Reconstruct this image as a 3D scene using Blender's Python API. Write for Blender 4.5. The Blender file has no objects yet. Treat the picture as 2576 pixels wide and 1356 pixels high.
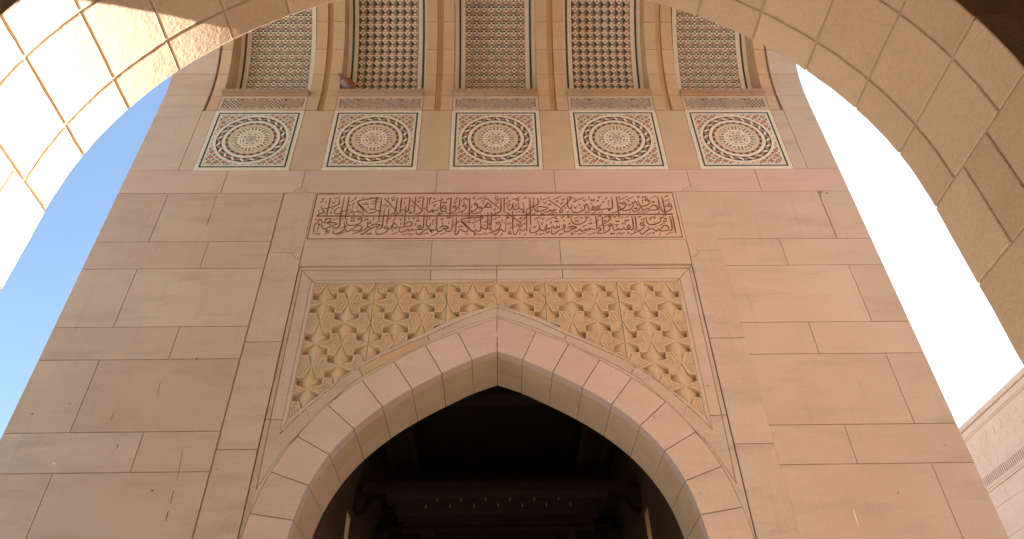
import bpy, math, random
from mathutils import Vector, Matrix, noise
random.seed(7)
C = bpy.data.collections.new("scene"); bpy.context.scene.collection.children.link(C)
S = bpy.context.scene
# ---------------------------------------------------------------- camera
cam = bpy.data.cameras.new("camera"); camo = bpy.data.objects.new("camera", cam); C.objects.link(camo)
PITCH, YAW, ROLL, FPX = 0.693520297, 0.0280156096, -0.0238922770, 1791.89336
cam.sensor_width = 36.0; cam.lens = FPX / 2576.0 * 36.0; cam.clip_start = 0.05; cam.clip_end = 3000
_f = Vector((math.sin(YAW) * math.cos(PITCH), math.cos(YAW) * math.cos(PITCH), math.sin(PITCH)))
_r0 = Vector((math.cos(YAW), -math.sin(YAW), 0)); _u0 = _r0.cross(_f)
_r = math.cos(ROLL) * _r0 + math.sin(ROLL) * _u0; _u = -math.sin(ROLL) * _r0 + math.cos(ROLL) * _u0
camo.matrix_world = Matrix(((_r.x, _u.x, -_f.x, 0), (_r.y, _u.y, -_f.y, 0), (_r.z, _u.z, -_f.z, 0), (0, 0, 0, 1)))
S.camera = camo
# ---------------------------------------------------------------- sky, sun, exposure
SUND = Vector((1.0, 0.53, 1.02)).normalized()
SUN_EL = math.asin(SUND.z); SUN_AZ = math.atan2(SUND.x, SUND.y)
w = bpy.data.worlds.new("World"); S.world = w; w.use_nodes = True
nt = w.node_tree; bg = nt.nodes["Background"]
sky = nt.nodes.new("ShaderNodeTexSky"); sky.sky_type = 'NISHITA'; sky.sun_disc = False
sky.sun_elevation = SUN_EL; sky.sun_rotation = SUN_AZ
sky.air_density = 1.4; sky.dust_density = 0.5; sky.ozone_density = 0.8; sky.altitude = 0
nt.links.new(sky.outputs[0], bg.inputs[0]); bg.inputs[1].default_value = 0.05
sun = bpy.data.lights.new("sun", 'SUN'); sun.energy = 5.0; sun.angle = math.radians(0.53); sun.color = (1.0, 0.955, 0.885)
suno = bpy.data.objects.new("sun", sun); C.objects.link(suno); suno.location = (20, 12, 30)
suno.rotation_euler = (-SUND).to_track_quat('-Z', 'Y').to_euler()
S.view_settings.view_transform = 'Standard'; S.view_settings.look = 'None'
S.view_settings.gamma = 1; S.view_settings.use_curve_mapping = False
S.view_settings.exposure = 2.46
S.cycles.max_bounces = 10; S.cycles.diffuse_bounces = 7

# ---------------------------------------------------------------- materials
def newmat(name):
    m = bpy.data.materials.new(name); m.use_nodes = True
    return m, m.node_tree, m.node_tree.nodes["Principled BSDF"]
def mixc(nt, a, b, fac, mode='MIX'):
    n = nt.nodes.new("ShaderNodeMix"); n.data_type = 'RGBA'; n.blend_type = mode
    for sock, v in ((0, fac), (6, a), (7, b)):
        if hasattr(v, "links"): nt.links.new(v, n.inputs[sock])
        else: n.inputs[sock].default_value = v if sock == 0 else (v[0], v[1], v[2], 1)
    return n.outputs[2]
def ramp(nt, src, p0, p1, c0=(0, 0, 0), c1=(1, 1, 1)):
    r = nt.nodes.new("ShaderNodeValToRGB"); nt.links.new(src, r.inputs[0])
    r.color_ramp.elements[0].position = p0; r.color_ramp.elements[1].position = p1
    r.color_ramp.elements[0].color = (*c0, 1); r.color_ramp.elements[1].color = (*c1, 1)
    return r.outputs[0]
def tnoise(nt, co, scale, detail=4, rough=0.6, stretch=None, rot=None):
    if stretch:
        mp = nt.nodes.new("ShaderNodeMapping"); mp.inputs["Scale"].default_value = stretch
        if rot: mp.inputs["Rotation"].default_value = rot
        nt.links.new(co, mp.inputs[0]); co = mp.outputs[0]
    n = nt.nodes.new("ShaderNodeTexNoise"); n.inputs["Scale"].default_value = scale
    n.inputs["Detail"].default_value = detail; n.inputs["Roughness"].default_value = rough
    nt.links.new(co, n.inputs["Vector"]); return n.outputs[0]
def stone(name, base, alt, island=0.10, bump=0.15, bscale=90, streak=0.0, specks=True, rough=0.85, bdist=0.004, vein=0.5):
    m, nt, b = newmat(name)
    tc = nt.nodes.new("ShaderNodeTexCoord"); co = tc.outputs["Object"]
    geo = nt.nodes.new("ShaderNodeNewGeometry")
    rnd = geo.outputs["Random Per Island"]
    # shift the pattern of every block so that the grain does not run across joints
    add = nt.nodes.new("ShaderNodeVectorMath"); add.operation = 'MULTIPLY_ADD'
    cmb = nt.nodes.new("ShaderNodeCombineXYZ")
    for i in range(3): nt.links.new(rnd, cmb.inputs[i])
    nt.links.new(cmb.outputs[0], add.inputs[0]); add.inputs[1].default_value = (37, 19, 53); nt.links.new(co, add.inputs[2])
    pc = add.outputs[0]
    big = tnoise(nt, pc, 0.9, 5, 0.6)
    col = mixc(nt, base, alt, ramp(nt, big, 0.35, 0.68))
    vn = tnoise(nt, pc, 2.2, 5, 0.65, (0.5, 1, 2.2), (0, 0.5, 0))
    dark = tuple(c * 0.86 for c in alt)
    col = mixc(nt, col, dark, mixc(nt, (0, 0, 0), (vein, vein, vein), ramp(nt, vn, 0.5, 0.75)))
    lite = tuple(min(1, c * (1 + island)) for c in (1, 1, 1)); lo = tuple(1 - island * k for k in (0.9, 1.1, 1.25))
    wn = nt.nodes.new("ShaderNodeTexWhiteNoise"); wn.noise_dimensions = '1D'; nt.links.new(rnd, wn.inputs["W"])
    col = mixc(nt, col, mixc(nt, lo, lite, wn.outputs["Value"]), 1.0, 'MULTIPLY')
    fine = tnoise(nt, co, 60, 3, 0.7)
    col = mixc(nt, col, ramp(nt, fine, 0.25, 0.75, (0.90, 0.90, 0.90), (1.07, 1.07, 1.07)), 1.0, 'MULTIPLY')
    if streak:
        st = tnoise(nt, co, 5, 4, 0.6, (2.4, 2.4, 0.16))
        col = mixc(nt, col, tuple(c * 0.62 for c in alt), mixc(nt, (0, 0, 0), (streak,) * 3, ramp(nt, st, 0.58, 0.80)))
    if specks:
        sp = tnoise(nt, co, 26, 1, 0.3)
        col = mixc(nt, col, (0.07, 0.045, 0.03), ramp(nt, sp, 0.825, 0.84))
    nt.links.new(col, b.inputs["Base Color"])
    b.inputs["Roughness"].default_value = rough; b.inputs["Specular IOR Level"].default_value = 0.25
    bn = tnoise(nt, co, bscale, 4, 0.65)
    bp = nt.nodes.new("ShaderNodeBump"); bp.inputs["Strength"].default_value = bump; bp.inputs["Distance"].default_value = bdist
    nt.links.new(bn, bp.inputs["Height"]); nt.links.new(bp.outputs[0], b.inputs["Normal"])
    return m
def plain(name, col, rough=0.8, var=0.12, scale=40, emit=None, spec=0.25):
    m, nt, b = newmat(name)
    tc = nt.nodes.new("ShaderNodeTexCoord"); n = tnoise(nt, tc.outputs["Object"], scale, 3, 0.7)
    c = mixc(nt, tuple(x * (1 - var) for x in col), tuple(min(1, x * (1 + var)) for x in col), ramp(nt, n, 0.3, 0.7))
    nt.links.new(c, b.inputs["Base Color"]); b.inputs["Roughness"].default_value = rough
    b.inputs["Specular IOR Level"].default_value = spec
    return m
def tess(name, col, alt, scale=75):
    """mosaic stone: every small tessera keeps its own tint, with grout lines between"""
    m, nt, b = newmat(name)
    tc = nt.nodes.new("ShaderNodeTexCoord")
    v = nt.nodes.new("ShaderNodeTexVoronoi"); v.inputs["Scale"].default_value = scale; v.inputs["Randomness"].default_value = 0.35
    nt.links.new(tc.outputs["Object"], v.inputs["Vector"])
    sep = nt.nodes.new("ShaderNodeSeparateColor"); nt.links.new(v.outputs["Color"], sep.inputs[0])
    geo = nt.nodes.new("ShaderNodeNewGeometry")
    c = mixc(nt, col, alt, sep.outputs[0])
    c = mixc(nt, c, alt, mixc(nt, (0, 0, 0), (0.7,) * 3, geo.outputs["Random Per Island"]))
    c = mixc(nt, c, tuple(x * 0.6 for x in col), ramp(nt, v.outputs["Distance"], 0.55, 0.75))
    nt.links.new(c, b.inputs["Base Color"]); b.inputs["Roughness"].default_value = 0.75; b.inputs["Specular IOR Level"].default_value = 0.2
    return m
def wood(name, col):
    m, nt, b = newmat(name)
    tc = nt.nodes.new("ShaderNodeTexCoord")
    n = tnoise(nt, tc.outputs["Object"], 6, 5, 0.6, (1, 6, 6))
    c = mixc(nt, tuple(x * 0.6 for x in col), tuple(x * 1.3 for x in col), ramp(nt, n, 0.35, 0.65))
    nt.links.new(c, b.inputs["Base Color"]); b.inputs["Roughness"].default_value = 0.55
    return m
M = {}
M['beige'] = stone('sandstone_beige', (0.570, 0.450, 0.355), (0.515, 0.393, 0.305), 0.085, 0.12, 90, streak=0.35, vein=0.9)
M['pink'] = stone('sandstone_pink', (0.60, 0.450, 0.370), (0.55, 0.402, 0.325), 0.065, 0.12, 90, streak=0.12)
M['gold'] = stone('sandstone_gold', (0.57, 0.412, 0.262), (0.51, 0.350, 0.215), 0.07, 0.12, 90)
M['tan'] = stone('sandstone_tan', (0.56, 0.430, 0.300), (0.51, 0.380, 0.258), 0.05, 0.12, 90, streak=0.1)
M['carved'] = stone('sandstone_carved', (0.62, 0.470, 0.315), (0.57, 0.420, 0.268), 0.02, 0.15, 90, specks=False)
M['insc'] = stone('sandstone_inscription', (0.64, 0.455, 0.365), (0.59, 0.415, 0.330), 0.02, 0.1, 90, streak=0.25, specks=False)
M['near'] = stone('sandstone_roughcast', (0.65, 0.470, 0.318), (0.58, 0.405, 0.268), 0.16, 0.65, 42, streak=0, bdist=0.007, vein=0.3, specks=False)
M['grout'] = plain('mortar_brown', (0.33, 0.235, 0.145), 0.95)
M['shade_and_stain'] = plain('recess_shade_and_stain', (0.17, 0.105, 0.050), 0.95, 0.3, 25)  # dark brown: painted groove shade in the fretwork, real stains on the ashlar
M['grout2'] = plain('mortar_pale', (0.42, 0.32, 0.215), 0.95)
M['ledge'] = stone('sandstone_stained', (0.42, 0.30, 0.20), (0.34, 0.225, 0.135), 0.05, 0.3, 60, streak=0.8)
M['letter'] = plain('lettering_brown', (0.175, 0.083, 0.037), 0.8, 0.5, 9)
M['line'] = plain('groove_red_brown', (0.13, 0.055, 0.032), 0.9)
M['rust'] = plain('rust_stain', (0.30, 0.13, 0.04), 0.9, 0.3, 30)
M['white'] = tess('tessera_white', (0.80, 0.74, 0.62), (0.72, 0.64, 0.52))
M['cream'] = tess('tessera_cream', (0.68, 0.56, 0.41), (0.60, 0.48, 0.34))
M['green'] = tess('tessera_green', (0.095, 0.105, 0.080), (0.045, 0.053, 0.043))
M['red'] = tess('tessera_red', (0.42, 0.205, 0.132), (0.45, 0.265, 0.185))
M['pinkt'] = tess('tessera_pink', (0.48, 0.320, 0.235), (0.39, 0.275, 0.200))
M['grey'] = tess('tessera_grey', (0.33, 0.255, 0.18), (0.28, 0.215, 0.155))
M['wood'] = wood('dark_timber', (0.030, 0.017, 0.010))
M['wood2'] = wood('brown_timber', (0.055, 0.030, 0.018))
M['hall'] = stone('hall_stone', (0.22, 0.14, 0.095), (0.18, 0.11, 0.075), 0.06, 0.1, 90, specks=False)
M['paving'] = stone('paving_marble', (0.60, 0.56, 0.50), (0.54, 0.50, 0.44), 0.05, 0.05, 40, rough=0.5, specks=False)
M['bldg'] = stone('side_building_stone', (0.58, 0.42, 0.335), (0.53, 0.375, 0.295), 0.05, 0.1, 90, streak=0.2, specks=False)

# ---------------------------------------------------------------- mesh building
class MB:
    def __init__(self, T=None):
        self.v = []; self.f = []; self.m = []; self.mats = []; self.T = T
    def mi(self, k):
        if k not in self.mats: self.mats.append(k)
        return self.mats.index(k)
    def add(self, vs, fs, k):
        o = len(self.v); i = self.mi(k)
        self.v += [self.T(*p) if self.T else p for p in vs]
        for f in fs: self.f.append([a + o for a in f]); self.m.append(i)
    def prism(self, poly, y0, y1, k, gap=0.0, bev=0.0, sidek=None):
        """poly of (x,z) facing -y at y0, body back to y1; gap insets it, bev rounds the front edge"""
        P = [Vector(p) for p in poly]
        if sum(a.x * b.y - b.x * a.y for a, b in zip(P, P[1:] + P[:1])) < 0: P.reverse()
        n = len(P)
        def inset(d):
            if d == 0: return [(p.x, p.y) for p in P]
            out = []
            for i in range(n):
                a, b, c = P[i - 1], P[i], P[(i + 1) % n]
                e1 = (b - a).normalized(); e2 = (c - b).normalized()
                n1 = Vector((-e1.y, e1.x)); n2 = Vector((-e2.y, e2.x)); mm = n1 + n2
                q = mm.dot(n1); mm = mm / max(q, 0.35)
                out.append((b.x + mm.x * d, b.y + mm.y * d))
            return out
        rings = [(inset(gap + bev), y0)]
        if bev: rings.append((inset(gap), y0 + bev))
        rings.append((inset(gap), y1))
        vs = []
        for r, y in rings: vs += [(x, y, z) for x, z in r]
        fs = [list(range(n))]
        for k2 in range(len(rings) - 1):
            a = k2 * n; b = a + n
            for i in range(n):
                j = (i + 1) % n; fs.append([a + j, a + i, b + i, b + j])
        self.add(vs, fs, k)
    def rect(self, x0, z0, x1, z1, y0, y1, k, gap=0.0, bev=0.0):
        self.prism([(x0, z0), (x1, z0), (x1, z1), (x0, z1)], y0, y1, k, gap, bev)
    def poly(self, poly, y, k):
        self.add([(x, y, z) for x, z in poly], [list(range(len(poly)))], k)
    def ring(self, r0, r1, cx, cz, y, k, n=64, a0=0, a1=2 * math.pi):
        vs = []; fs = []
        for i in range(n + 1):
            a = a0 + (a1 - a0) * i / n
            for r in (r0, r1): vs.append((cx + r * math.cos(a), y, cz + r * math.sin(a)))
            if i: fs.append([2 * i - 2, 2 * i - 1, 2 * i + 1, 2 * i])
        self.add(vs, fs, k)
    def box(self, x0, y0, z0, x1, y1, z1, k):
        vs = [(x, y, z) for x in (x0, x1) for y in (y0, y1) for z in (z0, z1)]
        self.add(vs, [[0, 1, 3, 2], [4, 6, 7, 5], [0, 4, 5, 1], [2, 3, 7, 6], [0, 2, 6, 4], [1, 5, 7, 3]], k)
    def strip(self, pts, wid, y0, y1, k, taper=False):
        """ribbon of constant or tapered width along pts (x,z), raised from y1 to y0"""
        P = [Vector(p) for p in pts]; n = len(P); L = []; R = []
        for i in range(n):
            d = (P[min(i + 1, n - 1)] - P[max(i - 1, 0)])
            d = d.normalized() if d.length > 1e-9 else Vector((1, 0))
            h = wid / 2
            if taper: h *= 0.45 + 0.55 * min(1, 4.0 * min(i + 0.35, n - 1 - i + 0.12) / max(1, n - 1))
            nn = Vector((-d.y, d.x)) * h
            L.append(P[i] + nn); R.append(P[i] - nn)
        vs = []; fs = []
        for y in (y0, y1):
            for i in range(n): vs += [(L[i].x, y, L[i].y), (R[i].x, y, R[i].y)]
        o = 2 * n
        for i in range(n - 1):
            a = 2 * i
            fs += [[a, a + 1, a + 3, a + 2], [a, a + 2, o + a + 2, o + a], [a + 1, o + a + 1, o + a + 3, a + 3]]
        fs += [[0, o, o + 1, 1], [2 * n - 2, 2 * n - 1, o + 2 * n - 1, o + 2 * n - 2]]
        self.add(vs, fs, k)
    def gridblock(self, u0, u1, v0, v1, k, nu=4, nv=4, gap=0.0, bev=0.0, depth=0.1, jit=0.0):
        """block whose face is the (u,v) patch at w=0; T maps (u,v,w) with +w going into the stone"""
        us = [u0 + gap] + ([u0 + gap + bev] if bev else []); us += [u0 + gap + bev + (u1 - u0 - 2 * gap - 2 * bev) * i / nu for i in range(1, nu)]
        us += ([u1 - gap - bev] if bev else []) + [u1 - gap]
        vv = [v0 + gap] + ([v0 + gap + bev] if bev else []); vv += [v0 + gap + bev + (v1 - v0 - 2 * gap - 2 * bev) * i / nv for i in range(1, nv)]
        vv += ([v1 - gap - bev] if bev else []) + [v1 - gap]
        nu, nv = len(us), len(vv); vs = []; fs = []
        for i, u in enumerate(us):
            for j, v in enumerate(vv):
                e = (i in (0, nu - 1)) + (j in (0, nv - 1)); wv = (bev * (0.8 if e == 1 else 1.3)) if e else 0.0
                du = dv = 0
                if jit:
                    q = Vector((u * 21, v * 21, 3.3))
                    du = noise.noise(q) * jit; dv = noise.noise(q + Vector((9, 4, 1))) * jit; wv += noise.noise(q * 0.6) * jit * 0.6
                vs.append((u + du, v + dv, wv))
        for i in range(nu - 1):
            for j in range(nv - 1):
                a = i * nv + j; fs.append([a, a + nv, a + nv + 1, a + 1])
        bd = [i * nv for i in range(nu)] + [(nu - 1) * nv + j for j in range(1, nv)] + [i * nv + nv - 1 for i in range(nu - 2, -1, -1)] + [j for j in range(nv - 2, 0, -1)]
        o = len(vs)
        for b in bd: vs.append((vs[b][0], vs[b][1], depth))
        for i in range(len(bd)):
            j = (i + 1) % len(bd); fs.append([bd[i], o + i, o + j, bd[j]])
        self.add(vs, fs, k)
    def build(self, name, parent=None, smooth=False):
        me = bpy.data.meshes.new(name); me.from_pydata(self.v, [], self.f)
        for k in self.mats: me.materials.append(M[k])
        me.polygons.foreach_set("material_index", self.m)
        if smooth: me.polygons.foreach_set("use_smooth", [True] * len(me.polygons))
        me.update(); o = bpy.data.objects.new(name, me); C.objects.link(o)
        if parent: o.parent = parent
        return o
def tag(o, label=None, cat=None, group=None, kind=None):
    for k, v in (('label', label), ('category', cat), ('group', group), ('kind', kind)):
        if v: o[k] = v
    return o
def thing(name, label, cat, group=None):
    return tag(put(bpy.data.objects.new(name, None)), label, cat, group)
def put(o): C.objects.link(o); return o
def smooth(pts, n=6):
    out = []
    for i in range(len(pts) - 1):
        p0 = pts[max(i - 1, 0)]; p1 = pts[i]; p2 = pts[i + 1]; p3 = pts[min(i + 2, len(pts) - 1)]
        for j in range(n):
            t = j / n
            out.append(tuple(0.5 * (2 * b + (c - a) * t + (2 * a - 5 * b + 4 * c - d) * t * t + (3 * b - a - 3 * c + d) * t ** 3) for a, b, c, d in zip(p0, p1, p2, p3)))
    out.append(tuple(pts[-1])); return out
def mir(pts): return [(-x, z) for x, z in pts]

GZ = -1.6; FY = 6.0; BY = 6.010; WB = 6.65
# ================================================================ ground
g = MB(); n = 26
for i in range(-n, n):
    for j in range(-n, n):
        g.box(i * 1.2 + 0.004, j * 1.2 + 0.004, GZ - 0.1, i * 1.2 + 1.196, j * 1.2 + 1.196, GZ, 'paving')
tag(g.build('paving'), kind='structure')
g = MB(); g.box(-1500, -1500, GZ - 0.3, 1500, 1500, GZ - 0.012, 'paving'); tag(g.build('ground'), kind='structure')

# ================================================================ facing gateway facade
F = thing('stone_gateway', 'tall beige sandstone gateway wall with a pointed doorway, inscription band and mosaic niches', 'gateway')
G = 0.0033; BV = 0.0022
XL, XR = -4.505, 4.303
# backing masonry
b = MB()
for x0, x1 in ((XL + .01, -2.165), (2.165, XR - .01)): b.box(x0, BY, GZ, x1, WB, 7.77, 'grout')
for x0, x1 in ((-2.165, -1.8), (1.8, 2.165)): b.box(x0, BY + .1, GZ, x1, WB, 4.95, 'grout')
b.box(-2.164, BY, 5.04, 2.164, BY + .09, 7.77, 'grout')
b.box(-2.164, BY + .1, 4.951, 2.164, WB, 7.77, 'grout')
EXT = [(0, 4.334), (.40, 4.155), (.72, 3.999), (1.018, 3.81), (1.308, 3.603), (1.598, 3.337), (1.826, 3.019), (1.999, 2.68), (2.101, 2.31), (2.150, 1.92), (2.160, 1.52)]
INT = [(0, 3.918), (.25, 3.820), (.538, 3.667), (.818, 3.501), (1.08, 3.312), (1.32, 3.088), (1.509, 2.835), (1.648, 2.55), (1.726, 2.247), (1.768, 1.90), (1.78, 1.52)]
NS = 6; ext = smooth(EXT, NS); itr = smooth(INT, NS)
for sg in (1, -1):
    e = [(sg * (x * .97 - .03 if x > .1 else x), z - .05) for x, z in ext[:8 * NS]]
    b.prism([(0, 5.0)] + e + [(sg * 2.17, e[-1][1]), (sg * 2.17, 5.0)], BY + .1, WB - .005, 'grout')
for x0, x1 in ((XL + .01, -3.965), (3.965, XR - .01)): b.box(x0, BY, 7.772, x1, WB, 8.04, 'grout')
b.build('wall_core', F)
# flat ashlar courses
ZT = [8.1, 6.6, 6.203, 5.425, 5.030, 4.258, 3.867, 3.085, 2.694, 1.915, 1.525, .745, .355, -.425, -.815, GZ]
s = MB()
def cst(x0, z0, x1, z1, k='beige'): s.rect(x0, z0, x1, z1, FY, BY + .06, k, G, BV)
tall = True
for i in range(2, len(ZT) - 1):
    z1, z0 = ZT[i], ZT[i + 1]
    j = 3.905 if tall else 3.235
    cst(XL, z0, -j, z1); cst(-j, z0, -2.54, z1)
    cst(2.52, z0, j, z1); cst(j, z0, XR, z1)
    tall = not tall
xs = [XL, -3.29, -2.345, -.727, .715, 2.37, 3.225, XR]
for a, c in zip(xs, xs[1:]): cst(a, ZT[2], c, ZT[1], 'pink')
# row of plain stones between the mosaic panels
PC = [k * 1.569 for k in (-2, -1, 0, 1, 2)]; PH = .583
cst(XL, 6.6, -3.905, 8.1); cst(-3.905, 6.6, PC[0] - PH - .003, 7.775); cst(3.905, 6.6, XR, 8.1); cst(PC[4] + PH + .003, 6.6, 3.905, 7.775)
for a, c in zip(PC, PC[1:]): cst(a + PH + .003, 6.6, c - PH - .003, 7.775, 'tan')  # tan puts warm bounced light into the colour of these stones
s.build('ashlar_course', F)
# jamb stones with small lobed ears round the inscription
s = MB()
def arcp(cx, cz, r, a0, a1, n=10): return [(cx + r * math.cos(math.radians(a0 + (a1 - a0) * i / n)), cz + r * math.sin(math.radians(a0 + (a1 - a0) * i / n))) for i in range(n + 1)]
for sg in (1, -1):
    def P(p): return [(sg * x, z) for x, z in p]
    s.rect(min(sg * 2.163, sg * 2.53), 5.25, max(sg * 2.163, sg * 2.53), 6.2, FY - .001, BY + .06, 'beige', G, BV)
    zs = [5.25, 4.062, 2.898, 1.73, .56, -.6, GZ]
    for z1, z0 in zip(zs, zs[1:]): s.rect(min(sg * 2.163, sg * 2.53), z0, max(sg * 2.163, sg * 2.53), z1, FY - .006, BY + .06, 'beige', G, BV)
    # ears: little raised half rounds where the bands meet
    s.prism(P(arcp(2.345, 6.196, .088, 0, 180, 18)), FY - .005, FY + .02, 'beige', 0, .002)
    s.strip(P(arcp(2.345, 6.196, .091, 0, 180, 18)), .007, FY - .0006, FY + .02, 'grout')
    s.prism(P(arcp(2.168, 5.24, .088, -90, 90, 18)), FY - .011, FY + .02, 'beige', 0, .002)
    s.strip(P(arcp(2.168, 5.24, .091, -90, 90, 18)), .007, FY - .0066, FY + .02, 'grout')
for a, c in ((-2.163, -.727), (-.727, .713), (.713, 2.163)): s.rect(a, 5.055, c, 5.425, FY - .002, BY + .06, 'beige', G, BV)
s.build('jamb_stones', F)
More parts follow.
